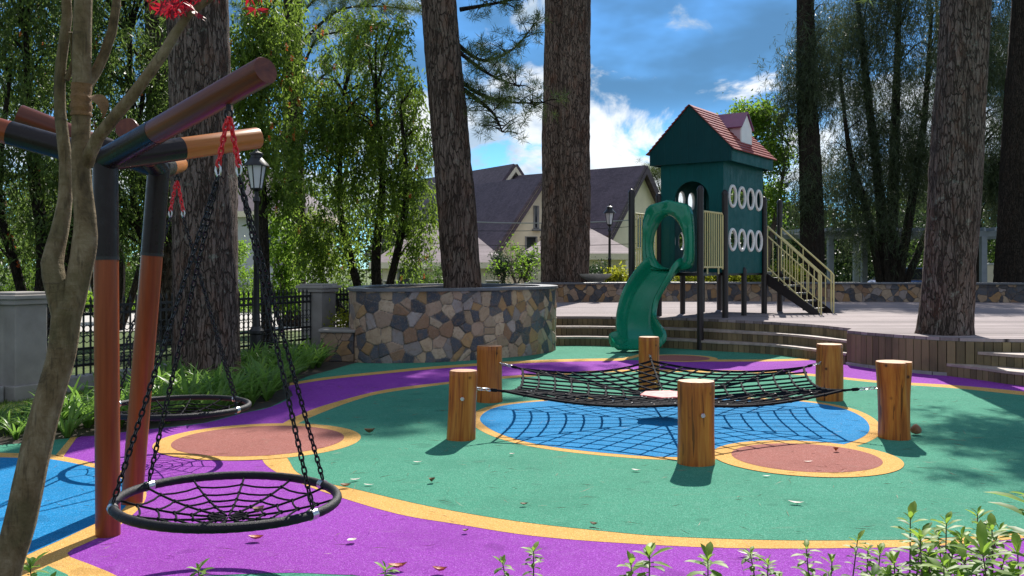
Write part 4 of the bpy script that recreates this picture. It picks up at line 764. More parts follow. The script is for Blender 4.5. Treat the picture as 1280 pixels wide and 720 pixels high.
# hedges
def hedge(name, label, x0, x1, y, dep, h, leafm, n, L=.08, W=.045, z0=0):
    t = thing(name, label, 'hedge', ((x0+x1)/2, y, z0)); o = t.location; p = np.stack([rng.uniform(x0, x1, n), rng.uniform(y-dep/2, y+dep/2, n), z0+rng.uniform(0, 1, n)**.7*h*(1+.2*np.sin(rng.uniform(x0, x1, n)*3))], 1)
    d = rng.normal(0, 1, p.shape); leaf_obj('foliage', p, d, L, W, leafm, t, o)
    mb = MB(); 
    for k in range(int((x1-x0)/.5)): xx = x0+.25+k*.5; mb.tube([(xx, y, z0-.02), (xx+.05, y, z0+h*.7)], [.02, .01], 5)
    mb.build('stems', M['darkbark'], t, o)
hedge('low_hedge', 'low bright lime-green hedge across the path beyond the iron fence', -21, -4.6, 31.5, 1.1, .62, M['f_lime'], 9000, .13, .07)
hedge('tall_hedge', 'dark hedge behind the pergola on the right', 8.5, 26, 43, 1.6, 3.6, M['f_dark'], 16000, .22, .11)
hedge('tall_hedge', 'sunny green hedge at the right edge beyond the cream ramp wall', 16.5, 26, 39.5, 1.4, 2.6, M['f_hedge'], 7000, .16, .08)
hedge('tall_hedge', 'dark hedge far back on the left behind the white house garden', -40, -6.5, 60, 3, 6.5, M['f_left'], 24000, .35, .16)
# far wooded skyline
n = 26000; p = np.stack([rng.uniform(8, 75, n), rng.uniform(85, 100, n), rng.uniform(0, 1, n)], 1); p[:, 2] = p[:, 2]**.8*(7+2.2*np.sin(p[:, 0]*.35)+1.3*np.sin(p[:, 0]*.9+1)); d_ = rng.normal(0, 1, p.shape)
tag(leaf_obj('distant_wood', p, d_, .8, .5, M['f_left'], None), 'distant dark wood on the skyline at right', 'wood', kind='stuff')
# white picket fence across the path
wf = thing('picket_fence', 'pale picket fence beyond the bright hedge, in front of the houses', 'fence', (-9, 38, 0)); mb = MB()
for k in range(150): mb.box((-13+k*.16, 0, .5), (.05, .03, .75))
mb.build('picket', M['winframe'], wf, smooth=False); mb = MB(); mb.box((-1, .03, .35), (24, .03, .06)); mb.box((-1, .03, .75), (24, .03, .06)); mb.build('rail', M['winframe'], wf, smooth=False)
for k in range(6):
    t = thing('gate_pier', 'pale pier on the far fence line, %s' % ['leftmost, behind the forked grey tree', 'behind the swing posts', 'beside the big pine', 'behind the lamp post', 'seen above the planter left of the leaning pine', 'seen above the planter right of the leaning pine'][k], 'pier', (-21+k*4.05, 37.6, 0), 0, 'piers of the far fence')
    mb = MB(); mb.box((0, 0, .45), (.5, .5, .9)); mb.build('shaft', M['pillar'], t, smooth=False, bevel=.02); mb = MB(); mb.box((0, 0, .94), (.62, .62, .08)); mb.build('cap', M['pillar'], t, smooth=False, bevel=.02)
for (px, dd, z, lab, r) in [(742, 27.2, 1.07, 'low stone bowl planter standing behind the wall below the second lamp', .52), (515, 28, .72, 'stone bowl planter seen above the round planter, left of the leaning pine', .4), (695, 28.8, 1.0, 'stone bowl planter half hidden beside the double pine trunk', .4)]:
    t = thing('stone_bowl', lab, 'planter', ((px-640)/F*dd, dd, z-.02), 0, 'stone bowl planters'); mb = MB(); mb.lathe([(.5*r, 0), (.55*r, .06), (.85*r, .14), (r, .22), (1.02*r, .26), (.9*r, .26), (.86*r, .2)], seg=20); mb.build('bowl', M['bowl'], t)
    mb = MB(); mb.lathe([(.86*r, .2), (.4*r, .215), (.01, .22)], seg=16); mb.build('soil', M['soil'], t)

# ================================================================== PERGOLA, CAR, RAMP WALL (right background)
pg = thing('white_pergola', 'pale grey garden pergola with slatted top behind the right end of the deck', 'pergola', (14.5, 35, 0)); o = pg.location
for px, y in ((1038, 33.5), (1070, 36.5), (1080, 34), (1160, 33.5), (1172, 36.5), (1229, 33.5), (1262, 36)):
    x = (px-640)/F*y; mb = MB(); mb.box((x, y, 1.3), (.2, .2, 2.6)); mb.build('post', M['pergola'], pg, o, smooth=False, bevel=.01)
mb = MB()
for y in (33.5, 36.5): mb.box((14.8, y, 2.68), (9.2, .12, .2))
mb.build('beam', M['pergola'], pg, o, smooth=False, bevel=.01); mb = MB()
for k in range(24): mb.box((10.4+k*.38, 35, 2.83), (.07, 4.2, .12))
mb.build('rafter', M['pergola'], pg, o, smooth=False)
ramp_ = thing('ramp_wall', 'cream garden wall with a sloping top at the right, by the blue-grey pergola post', 'wall', (19, 37, 0)); mb = MB()
a, b2, c = P(1205, 350, 37), P(1236, 331, 37), P(1246, 331, 37)
mb.extr([(a[0]-1, 37, 0), (c[0], 37, 0), (c[0], 37, c[2]), (b2[0], 37, b2[2]), (a[0]-1, 37, .75)], (0, .3, 0)); mb.build('wall', M['stucco'], ramp_, ramp_.location, smooth=False, fix=True)
mb = MB(); mb.extr([(a[0]-1.02, 36.95, .753), (b2[0], 36.95, b2[2]+.003), (c[0]+.05, 36.95, c[2]+.003), (c[0]+.05, 36.95, c[2]+.07), (b2[0], 36.95, b2[2]+.07), (a[0]-1.02, 36.95, .82)], (0, .4, 0)); mb.build('coping', M['whitewall'], ramp_, ramp_.location, smooth=False, fix=True)
cx = (1150-640)/F*39
car = thing('parked_car', 'blue parked car mostly hidden behind the deck pine and low wall', 'car', (cx, 39, 0), R(8))
mb = MB(); prof = [(-2.1, .3), (2.1, .3), (2.15, .62), (2.05, .82), (1.25, .95), (-1.7, .98), (-2.12, .85), (-2.15, .5)]
mb.extr([(x, -.85, z) for x, z in prof], (0, 1.7, 0)); mb.build('body', M['carpaint'], car, smooth=True, fix=True, bevel=.05)
mb = MB(); pr = [(-1.75, .975), (1.05, .955), (.35, 1.42), (-1.15, 1.45)]
vs = [(x, -.80 if z < 1.2 else -.62, z) for x, z in pr]+[(x, .80 if z < 1.2 else .62, z) for x, z in pr]
mb.add(vs, [(0, 1, 2, 3), (7, 6, 5, 4), (0, 4, 5, 1), (1, 5, 6, 2), (2, 6, 7, 3), (3, 7, 4, 0)]); mb.build('cabin_glass', M['glassdark'], car, smooth=False, fix=True, bevel=.03)
mb = MB(); mb.prism([(-1.2, -.63), (.38, -.63), (.38, .63), (-1.2, .63)], 1.43, 1.48); mb.build('roof', M['carpaint'], car, smooth=False, fix=True, bevel=.02)
for x in (-1.35, 1.35):
    for y in (-.78, .78):
        mb = MB(); mb.tube([(x, y-.1, .32), (x, y+.1, .32)], .32, 20); wv = mb.build('wheel', M['tyre'], car); mb = MB(); s = 1 if y > 0 else -1; mb.tube([(x, y+s*.101, .32), (x, y+s*.115, .32)], .2, 14); mb.build('rim', M['steel'], wv)

# ================================================================== PLAY TOWER
TW = thing('play_tower', 'dark green play tower on black posts with red roof, wavy slide and cream stairs', 'play tower', (4.065, 18.1, 0), R(-34.5))
FZ = 1.40
def rpost(x, y, z0, z1, r=.06):
    mb = MB(); mb.lathe([(r, z0), (r, z1-.05), (r*1.08, z1-.048), (r*1.08, z1-.015), (r*.85, z1+.02), (r*.5, z1+.045), (.003, z1+.055)], (x, y, 0), 16); mb.build('post', M['towerpost'], TW)
for x, y, z0 in ((0.03, -1.2, 0), (-1.36, -1.2, DH), (.03, -.02, DH), (-1.36, -.02, DH), (.03, 2.14, DH), (-1.36, 2.14, DH), (.03, 3.12, DH), (-1.36, 3.12, DH)): rpost(x, y, z0, 2.93)
for x, y in ((.0, 1.05), (-1.33, 1.05)): rpost(x, y, DH, 1.45, .055)
mb = MB(); mb.box((-.665, .96, FZ-.03), (1.27, 4.3, .06)); mb.build('platform', M['towerpost'], TW, smooth=False)
# walls with round windows
def cell_wall(mb, u0, u1, z0, z1, holes, f, th):
    """wall split into cells, each cell holding at most one round opening; f(u,z,side)->point"""
    for (a, b, c, d2, hole) in holes:
        if hole is None:
            for s in (0, 1):
                q = [f(a, c, s), f(b, c, s), f(b, d2, s), f(a, d2, s)]; mb.add(q, [(0, 1, 2, 3) if s else (3, 2, 1, 0)])
            continue
        hu, hz, r = hole; n = 32; rim = []; box_ = []
        for k in range(n):
            q = 2*math.pi*(k+.5)/n; cu, sz = math.cos(q), math.sin(q); rim.append((hu+r*cu, hz+r*sz))
            tx = ((b-hu) if cu > 0 else (a-hu))/cu if abs(cu) > 1e-6 else 1e9; tz = ((d2-hz) if sz > 0 else (c-hz))/sz if abs(sz) > 1e-6 else 1e9
            t_ = min(tx, tz); box_.append((hu+t_*cu, hz+t_*sz))
        corners = [(b, d2), (a, d2), (a, c), (b, c)]
        for s in (0, 1):
            vs = [f(*p, s) for p in rim]+[f(*p, s) for p in box_]
            fs = [(k, (k+1) % n, n+(k+1) % n, n+k) for k in range(n)]
            for k, cc in enumerate(corners):          # corner triangles
                q = int(n/8+k*n/4)-1; vs.append(f(*cc, s)); fs.append((n+q, n+(q+1) % n, len(vs)-1))
            mb.add(vs, fs)
        vs = [f(*p, 0) for p in rim]+[f(*p, 1) for p in rim]; mb.add(vs, [(k, (k+1) % n, n+(k+1) % n, n+k) for k in range(n)])
ZB, ZT = 1.38, 3.56
ub = [0, .185, .66, 1.16, 1.66, 2.12]; cu = [.42, .93, 1.40, 1.87]
def side_cells():
    us = [0.0, .18, .67, 1.165, 1.635, 2.10]; hs = []
    hs.append((0, 2.12, ZB, 1.78, None)); hs.append((0, .18, 1.78, ZT, None)); hs.append((2.105, 2.12, 1.78, ZT, None))
    ed = [.18, .67, 1.165, 1.635, 2.105]
    for i in range(4):
        hs.append((ed[i], ed[i+1], 1.78, 2.30, ((ed[i]+ed[i+1])/2, 2.04, .19))); hs.append((ed[i], ed[i+1], 2.30, 2.64, None)); hs.append((ed[i], ed[i+1], 2.64, 3.15, ((ed[i]+ed[i+1])/2, 2.89, .19))); hs.append((ed[i], ed[i+1], 3.15, ZT, None))
    return hs, [((ed[i]+ed[i+1])/2, z) for i in range(4) for z in (2.04, 2.89)]
hs, wins = side_cells()
for x, s_ in ((0, 1), (-1.31, -1)):
    mb = MB(); cell_wall(mb, 0, 2.12, ZB, ZT, hs, lambda u, z, s, x=x, s_=s_: (x-(.03*s_ if s else 0), u, z), .03)
    wl = mb.build('side_wall', M['teal'], TW, smooth=False, fix=True)
    for (u, z) in wins:
        mb = MB(); mb.tube([(x+s_*.004, u+.178*math.cos(q), z+.20*math.sin(q)) for q in [2*math.pi*k/36 for k in range(36)]], .031, 8, closed=True); wn = mb.build('window_ring', M['white'], wl)
def arch_wall(y, name):
    mb = MB(); hw, zt_ = .36, 2.82; pts = [(-1.31, ZB), (-.655-hw, ZB), (-.655-hw, zt_)]+[(-.655-hw*math.cos(a), zt_+hw*math.sin(a)) for a in [R(k) for k in range(10, 180, 10)]]+[(-.655+hw, zt_), (-.655+hw, ZB), (0, ZB), (0, ZT), (-1.31, ZT)]
    mb.extr([(p[0], y, p[1]) for p in pts], (0, .03, 0)); return mb.build(name, M['teal'], TW, smooth=False, fix=True)
arch_wall(-.031, 'front_wall'); arch_wall(2.121, 'rear_wall')
# roof
g = [(-1.51, 3.52), (.2, 3.52), (.2, 3.78), (-.655, 4.65), (-1.51, 3.78)]
for y in (-.13, 2.17):
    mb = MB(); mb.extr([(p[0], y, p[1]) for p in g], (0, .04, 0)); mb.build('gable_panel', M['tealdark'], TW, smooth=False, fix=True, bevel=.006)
for x in (.16, -1.51):
    mb = MB(); mb.box((x+.02, 1.04, 3.65), (.04, 2.256, .26)); mb.build('eaves_panel', M['teal'], TW, smooth=False, bevel=.006)
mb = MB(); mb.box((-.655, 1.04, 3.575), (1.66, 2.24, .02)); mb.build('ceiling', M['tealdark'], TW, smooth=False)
mb = MB(); nC = 13; rx, rz = .855+.05, .87*(.905/.855); sl = math.atan2(.87, .855); LL = math.hypot(rx, rz)
for s in (-1, 1):
    for k in range(nC):
        f0, f1 = k/nC, (k+1)/nC+.012
        p0 = Vector((-.655+s*rx*f0, 0, 4.665-rz*f0)); p1 = Vector((-.655+s*rx*f1, 0, 4.665-rz*f1)); nrm = Vector((s*math.sin(sl), 0, math.cos(sl)))
        a = [p0+nrm*.004, p1+nrm*.024, p1+nrm*.002, p0-nrm*.004]; mb.extr([(q.x, -.16, q.z) for q in a], (0, 2.40, 0))
mb.build('roof', M['redroof'], TW, smooth=False, fix=True)
def dormer(s):
    X = lambda x: -.655+s*(x+.655)
    mb = MB(); fr = [(.86, 3.98), (1.44, 3.98), (1.44, 4.30), (1.15, 4.58), (.86, 4.30)]
    mb.extr([(X(.02), y, z) for y, z in fr], (-s*.03, 0, 0)); dm = mb.build('dormer', M['white'], TW, smooth=False, fix=True)
    mb = MB()
    for yy in (.865, 1.415): mb.extr([(X(-.01), yy, 4.0), (X(-.01), yy, 4.30), (X(-.31), yy, 4.30)], (0, .02, 0))
    mb.build('cheek', M['pinkdorm'], dm, smooth=False, fix=True)
    mb = MB()
    for q in (-1, 1):
        a = [(X(.05), 1.15, 4.61), (X(.05), 1.15+q*.34, 4.28), (X(-.30), 1.15+q*.34, 4.28), (X(-.62), 1.15, 4.61)]; mb.extr(a, (0, q*.012, .018))
    mb.build('dormer_roof', M['purproof'], dm, smooth=False, fix=True)
dormer(1); dormer(-1)
# barriers
def barrier(x, y0, y1, z0=1.46, z1=2.52):
    mb = MB(); n = 9; fr = [(x, y0, z0+.05), (x, y0, z1), (x, y1, z1), (x, y1, z0+.05)]
    mb.tube([(x, y0, z0), (x, y0+.0, z1-.04), (x, y0+.04, z1), (x, y1-.04, z1), (x, y1, z1-.04), (x, y1, z0)], .019, 8); mb.tube([(x, y0, z0+.04), (x, y1, z0+.04)], .017, 8)
    for k in range(1, n): yy = y0+(y1-y0)*k/n; mb.tube([(x, yy, z0+.04), (x, yy, z1)], .013, 8)
    for yy in (y0+.2, y1-.2): mb.tube([(x, yy, z0+.04), (x, yy, z0-.09)], .015, 6)
    mb.build('barrier', M['cream'], TW)
barrier(.03, -1.08, -.15); barrier(-1.36, -1.08, -.15); 
def slot_panel():
    mb = MB(); mb.box((-1.36, -.615, 2.0), (.03, .9, 1.02)); 
barrier(-1.36, 2.3, 3.0)
# stairs leaving the rear platform to the right
mb = MB(); n = 5; X0, X1 = .1, 1.02
for k in range(n):
    f = (k+.5)/n; mb.box((X0+(X1-X0)*f, 2.63, FZ-.06-(FZ-DH-.08)*f), (.22, .86, .04))
mb.build('stair_tread', M['towerpost'], TW, smooth=False)
for yy in (2.19, 3.08):
    mb = MB(); mb.extr([(X0-.08, yy-.02, FZ+.02), (X0-.08, yy-.02, FZ-.24), (X1-.02, yy-.02, DH), (X1+.16, yy-.02, DH), (X1+.12, yy-.02, DH+.08)], (0, .04, 0)); mb.build('stringer', M['towerpost'], TW, smooth=False, fix=True)
    mb = MB(); zr = lambda x: FZ+.02-(x-X0)*(FZ-DH)/(X1-X0+.05)
    for off, r in ((.92, .019), (.72, .015), (.06, .015)): mb.tube([(X0-.02, yy, zr(X0-.02)+off), (X1+.13, yy, zr(X1+.13)+off)], r, 8)
    for k in range(10):
        x = X0-.02+(X1+.15-X0)*k/9; mb.tube([(x, yy, max(DH, zr(x)-.02)), (x, yy, zr(x)+(.92 if k in (0, 9, 4) else .72))], .015 if k in (0, 9) else .011, 6)
    mb.tube([(X1+.13, yy, zr(X1+.13)+.92), (X1+.18, yy, zr(X1+.13)+.86), (X1+.18, yy, DH)], .018, 8)
    mb.build('handrail', M['cream'], TW)
# slide hood
mb = MB(); n = 40; cxh = -.57; ou = []; inn = []
for k in range(n):
    q = 2*math.pi*k/n-math.pi/2; c, s = math.cos(q), math.sin(q)
    p_ = 7.; r_ = (abs(c)**p_+abs(s)**p_)**(-1/p_); ou.append((cxh+.50*c*r_*(1-.08*max(s, 0)), 2.04+.60*s*r_+(.10*max(0, 1-abs(c)*1.25) if s > 0 else 0)))
    inn.append((cxh+.325*c*(1-.16*s), 1.965+.485*s))
ring = []
prof = [(0, -.06), (0.03, -.11), (.22, -.145), (.45, -.12), (.62, -.155), (.85, -.12), (1, -.05), (1, .03), (.5, .05), (0, .03)]
vs = []; m = len(prof)
for k in range(n):
    for t_, yy in prof:
        wob = -.025*math.sin(k*9*2*math.pi/n) if 0 < t_ < .5 and math.sin(2*math.pi*k/n-math.pi/2) > .3 else 0
        vs.append((ou[k][0]*(1-t_)+inn[k][0]*t_, -1.24+yy+wob, ou[k][1]*(1-t_)+inn[k][1]*t_))
fs = [(k*m+i, k*m+(i+1) % m, ((k+1) % n)*m+(i+1) % m, ((k+1) % n)*m+i) for k in range(n) for i in range(m)]
mb.add(vs, fs); hd = mb.build('slide_hood', M['slide'], TW, smooth=True, ang=60, fix=True)
# chute
path = catmull([(-.60, -1.20, 1.43), (-.62, -1.34, 1.41), (-.76, -1.46, 1.22), (-.90, -1.58, .95), (-.93, -1.72, .68), (-.86, -1.90, .43), (-.72, -2.10, .25), (-.64, -2.32, .14), (-.60, -2.52, .09)], 6)
mb = MB(); n = len(path); sec = []
vs = []
for i, p in enumerate(path):
    t_ = i/(n-1); tg = (path[min(i+1, n-1)]-path[max(i-1, 0)]).normalized(); side = Vector((1, 0, 0)); side = (side-tg*side.dot(tg)).normalized(); nr = tg.cross(side)*-1
    if nr.z < 0 and abs(nr.z) > .2: nr = -nr
    if nr.y > 0 and abs(nr.z) <= .2: nr = -nr
    wd = .245+.05*math.sin(t_*math.pi)+.17*math.exp(-((t_-.90)/.13)**2); hh = .19+.03*math.sin(t_*9)
    if t_ > .86: hh *= 1-.55*(t_-.86)/.14
    cr = [(-wd-.09, hh-.07), (-wd-.085, hh), (-wd-.05, hh+.035), (-wd-.01, hh), (-wd*.98, hh*.5), (-wd*.88, .06)]
    rib = []
    for k in range(13):
        u = -.78+1.56*k/12; rib.append((u*wd, .020*(k % 2)))
    cr = cr+rib+[(-a, b) for a, b in cr[::-1]]+[(wd+.05, hh-.07), (wd*.95, -.03), (-wd*.95, -.03), (-wd-.05, hh-.07)]
    for a, b in cr: vs.append(p+side*a+nr*b)
m = len(vs)//n
fs = [(i*m+k, i*m+(k+1) % m, (i+1)*m+(k+1) % m, (i+1)*m+k) for i in range(n-1) for k in range(m)]+[tuple(range(m)), tuple((n-1)*m+k for k in range(m))]
mb.add(vs, fs); mb.build('slide_chute', M['slide'], TW, smooth=True, ang=70, fix=True)

# ================================================================== LOG POSTS AND NET
posts = [('A', 576, 553, 463, .245, -.012, 'leftmost log post of the net, nearest the brown spot on the left', 0), ('B', 612, 505, 432, .275, .0, 'log post in front of the stone planter, behind the leftmost one', 1), ('F', 811, 489, 421, .255, 0, 'log post directly in front of the green slide', 0), ('D', 1037, 503, 430, .30, 0, 'log post standing before the timber steps, back right of the net', 0), ('E', 1118, 552, 452, .27, .0, 'notched log post at the right, widening to an uneven top', 2), ('C', 870.5, 585, 476, .275, 0, 'nearest log post, in front of the blue pool with a steel bolt', 0)]
pos = {}
for (k, px, pb_, ptp, dia, lean, lab, var) in posts:
    r = dia/2; d = HC*F/(pb_-HZ)+r; x = (px-640)/F*d; hgt = HC-(ptp-HZ)*d/F; pos[k] = Vector((x, d, hgt))
    t = thing('log_post', lab, 'post', (x, d, 0), 0, 'log posts holding the climbing net')
    mb = MB(); seg = 36; rs = random.Random(ord(k)); ph = [rs.uniform(0, 6.28) for _ in range(4)]; rings = 26; vs = []
    for i in range(rings):
        z = hgt*i/(rings-1); f = i/(rings-1); rr = r*(1.02-.04*f+(.22*f**3 if var == 2 else 0)+.02*math.sin(f*5+ph[3]))
        if i == rings-1: rr *= .955
        for q in range(seg):
            a = 2*math.pi*q/seg; w_ = rr*(1+.025*math.sin(2*a+ph[0]+f)+.018*math.sin(5*a+ph[1]+f*1.5)+.008*math.sin(11*a+ph[2]))
            if var == 2: w_ *= 1-.42*f**2*math.exp(-((a-5.25)/.17)**2)-.10*f*math.exp(-((a-5.9)/.3)**2)
            zz = z if i < rings-1 else z+.0
            if i == rings-2: zz = hgt-.012
            vs.append((w_*math.cos(a)+lean*f*-2, w_*math.sin(a), zz))
    mb.add(vs, [(i*seg+q, i*seg+(q+1) % seg, (i+1)*seg+(q+1) % seg, (i+1)*seg+q) for i in range(rings-1) for q in range(seg)])
    mb.build('trunk', M['log'], t, ang=60)
    mb = MB(); top = vs[-seg:]; mb.add(top+[(lean*-2, 0, hgt+.004)], [(q, (q+1) % seg, seg) for q in range(seg)]); mb.build('cut_top', M['logtop'], t)
    if k in 'CA':
        mb = MB(); mb.tube([(.02, -r-.005, hgt*.62), (.02, -r-.02, hgt*.62)], .018, 6); mb.build('bolt', M['steel'], t)
order = ['A', 'B', 'F', 'D', 'E', 'C']; NC = Vector((1.52, 9.33, .215))
net = thing('climbing_net', 'black hexagonal rope hammock net with pink centre slung between six log posts', 'rope net', (NC.x, NC.y, 0))
corner = {}
for k in order:
    p = pos[k]; dv = (NC-Vector((p.x, p.y, NC.z))); dist = dv.length; corner[k] = Vector((p.x, p.y, .425))+dv*(.43/dist)-Vector((0, 0, .03))
def net_pt(k1, k2, s, t):
    """s: 0 centre..1 rim ; t: 0..1 along the rim from corner k1 to k2"""
    a, b = corner[k1], corner[k2]; rim = a.lerp(b, t); bow = 4*t*(1-t)
    ctr = Vector((NC.x, NC.y, 0)); rv = Vector((rim.x, rim.y, 0))-ctr; rv = rv*(1-.045*bow*s); p = ctr+rv*s
    zr = (a.z*(1-t)+b.z*t)-.075*bow; z = NC.z+(zr-NC.z)*(s**1.35); return Vector((p.x, p.y, z))
mb = MB(); mb2 = MB(); NR = 7; S0 = .16
ringsS = [S0+(1-S0)*i/NR for i in range(NR+1)]; joints = []
for i, k1 in enumerate(order):
    k2 = order[(i+1) % 6]
    for j, s in enumerate(ringsS):
        mb.tube([net_pt(k1, k2, s, t/10) for t in range(11)], .0135 if j == NR else .0108, 5)
    mb.tube([net_pt(k1, k2, s, 0) for s in np.linspace(.1, 1, 12)], .011, 5)
    ncross = 9
    for c in range(1, ncross):                      # ropes square to the rim that end on the radial ropes
        tt = c/ncross; off = tt-.5; smin = max(S0, abs(off)*2)
        line = [(s, .5+off/s if abs(off)/s <= .5 else (0 if off < 0 else 1)) for s in np.linspace(smin, 1, 9)]
        mb.tube([net_pt(k1, k2, s, min(1, max(0, t_))) for s, t_ in line], .0102, 5)
        for s in ringsS:
            if s >= smin-.001: joints.append(net_pt(k1, k2, s, min(1, max(0, .5+off/s))))
    for s in ringsS: joints.append(net_pt(k1, k2, s, 0))
mb.cur = 0
for p in joints:
    q = Matrix.Rotation(random.uniform(0, 3.1), 3, 'Z'); mb.box(p, (.042, .022, .022), M=q)
mb.cur = 1
for p in joints[::4]: mb.box(p+Vector((0, 0, .010)), (.016, .009, .009), rz=random.uniform(0, 3))
mb.build('rope_web', [M['rope'], M['steel']], net, net.location)
mb = MB(); hx = [(.27*math.cos(math.pi/3*k+.2), .27*math.sin(math.pi/3*k+.2)) for k in range(6)]; mb.prism([(NC.x+a, NC.y+b) for a, b in hx], NC.z+.006, NC.z+.035); mb.build('centre_disc', M['pink'], net, net.location, smooth=False, fix=True, bevel=.008)
def link_chain(mb, a, b, ln=.042, wd=.011, r=.0042, seg=5, npt=10):
    a, b = Vector(a), Vector(b); L = (b-a).length; n = max(2, int(round(L/(ln*.78)))); d = (b-a)/L
    u = d.orthogonal().normalized(); v = d.cross(u)
    for i in range(n):
        c = a+d*(L*(i+.5)/n); e = u if i % 2 else v; pts = []
        for k in range(npt):
            q = 2*math.pi*k/npt; cc, ss = math.cos(q), math.sin(q); pts.append(c+d*((ln/2-wd)*(1 if cc > 0 else -1)*min(1, abs(cc)*2.2)+wd*cc)+e*(wd*ss))
        mb.tube(pts, r, seg, closed=True)
for k in order:
    p = pos[k]; c = corner[k]; dv = (Vector((c.x, c.y, 0))-Vector((p.x, p.y, 0))).normalized(); a = Vector((p.x, p.y, .44))+dv*.12
    mid = a.lerp(c, .55); mb = MB(); link_chain(mb, a, mid, .05, .014, .005); mb.build('chain', M['steel'], net, net.location)
    mb = MB(); mb.tube([mid, c], .011, 6); mb.tube([mid.lerp(c, .0)+(c-mid)*.1, mid.lerp(c, .45)], .017, 6); mb.build('corner_rope', M['rope'], net, net.location)

# ================================================================== SWINGS
def swing_frame(label, foot, joint, arms, sleeve_len=.55):
    t = thing('swing_frame', label, 'swing frame', (*foot, 0), 0, 'tree-like swing frames'); o = t.location
    foot = Vector((*foot, 0)); joint = Vector(joint); d = joint-foot; s = joint-d.normalized()*sleeve_len
    mb = MB(); mb.tube([foot, s], .066, 28); mb.build('post', M['rust'], t, o)
    mb = MB(); mb.tube([s, joint+d.normalized()*.04], .0675, 28); mb.sphere(joint, .068, 20); mb.build('joint_sleeve', M['sleeve'], t, o)
    mb = MB(); q = d.normalized(); mb.tube([s-q*.009, s+q*.009], .070, 28); mb.build('collar', M['blackmetal'], t, o)
    for end, m, fr in arms:
        end = Vector(end); v = end-joint; s = joint+v*fr
        mb = MB(); mb.tube([joint, s], .0675, 28); mb.build('arm_sleeve', M['sleeve'], t, o)
        bo = bpy.data.objects.new('beam', None)
        mb = MB(); L = (end-s).length; mb.tube([(0, 0, 0), (0, 0, L-.008), (0, 0, L)], [.066, .066, .062], 32); b = mb.build('beam', M[m], t, ang=30); bpy.data.objects.remove(bo)
        b.location = s-o; b.rotation_euler = (end-s).to_track_quat('Z', 'Y').to_euler()
    return t
J1 = (-2.27, 5.27, 2.10)
a_end = Vector((-1.137, 4.36, 2.41)); hang1 = Vector(J1).lerp(a_end, .80)
swing_frame('nearest reddish swing post with dark joint and three branching beams', (-2.255, 5.27), J1, [(a_end, 'mahog', .36), ((-1.60, 5.95, 2.315), 'tan', .47), ((-3.45, 5.1, 2.43), 'rust', .42)])
J2 = (-2.225, 5.95, 2.12)
f_end = Vector((-2.70, 7.66, 2.335)); hang2 = Vector(J2).lerp(f_end, .85)
swing_frame('slanting swing post just behind the nearest one, with smaller branching beams', (-2.41, 5.98), J2, [(f_end, 'tan', .35), ((-2.98, 5.7, 2.42), 'mahog', .45), ((-2.215, 5.42, 2.30), 'mahog', .3)], .54)
def nest_swing(label, hang, zc, Rr=.545, tilt=0., rot=0.):
    t = thing('nest_swing', label, 'swing', (hang.x, hang.y, zc), 0, 'round rope nest swings'); o = t.location; T = Matrix.Rotation(tilt, 3, 'Y')
    def rp(a, r=Rr, z=0): return T @ Vector((r*math.cos(a), r*math.sin(a), z))+o
    mb = MB(); n = 120; mb.tube([rp(2*math.pi*k/n) for k in range(n)], [.0215*(1+.05*(k % 2)) for k in range(n)], 12, closed=True); mb.build('ring', M['wrap'], t, o)
    mb = MB(); nr = 12
    sag = lambda r: -.085*(1-(r/Rr)**2)
    for k in range(nr):
        a = 2*math.pi*k/nr+.13; mb.tube([rp(a, r, sag(r)) for r in np.linspace(.02, Rr-.02, 10)], .0058, 6)
    for r in (.09, .17, .25, .33, .42):
        pts = []
        for k in range(nr*3): a = 2*math.pi*k/(nr*3)+.13; q = r*(1-.05*(1 if k % 3 else 0)); pts.append(rp(a, q, sag(q)))
        mb.tube(pts, .0052, 6, closed=True)
        for k in range(nr): mb.sphere(rp(2*math.pi*k/nr+.13, r, sag(r)), .0105, 6)
    mb.build('rope_net', M['rope'], t, o)
    top = hang-Vector((0, 0, .066)); mb = MB(); mb.tube([top+Vector((0, 0, .02)), top-Vector((0, 0, .03))], .012, 8); mb.tube([top+Vector((.018*math.cos(q), 0, -.045+.022*math.sin(q))) for q in [k*math.pi/5 for k in range(10)]], .006, 6, closed=True); mb.build('shackle', M['chain'], t, o)
    tp = top-Vector((0, 0, .065))
    for s in (-1, 1):
        e = tp+Vector((s*.05, 0, -.23)); mb = MB(); 
        link_chain(mb, tp+Vector((s*.006, 0, 0)), e, .036, .011, .0062); mb.build('red_chain', M['redchain'], t, o)
        mb = MB(); mb.tube([e+Vector((.012*math.cos(q), 0, -.022+.028*math.sin(q))) for q in [k*math.pi/5 for k in range(10)]], .0055, 6, closed=True); mb.build('shackle', M['steel'], t, o)
        for q in ((R(155+rot), R(208+rot)) if s < 0 else (R(-28+rot), R(42+rot))):
            g_ = rp(q, Rr, .03); mb = MB(); link_chain(mb, e-Vector((0, 0, .05)), g_, .040, .0105, .0046); mb.build('chain', M['chain'], t, o)
            mb = MB(); c = rp(q); dirn = Vector((-math.sin(q), math.cos(q), 0)); mb.tube([c-dirn*.02, c+dirn*.02], .0255, 12); mb.build('clamp', M['steel'], t, o)
nest_swing('large black rope nest swing hanging low in the left foreground', hang1, .385, .515, R(1.5))
nest_swing('black rope nest swing farther back, in front of the strappy plants', hang2, .405, .545, 0, 10)

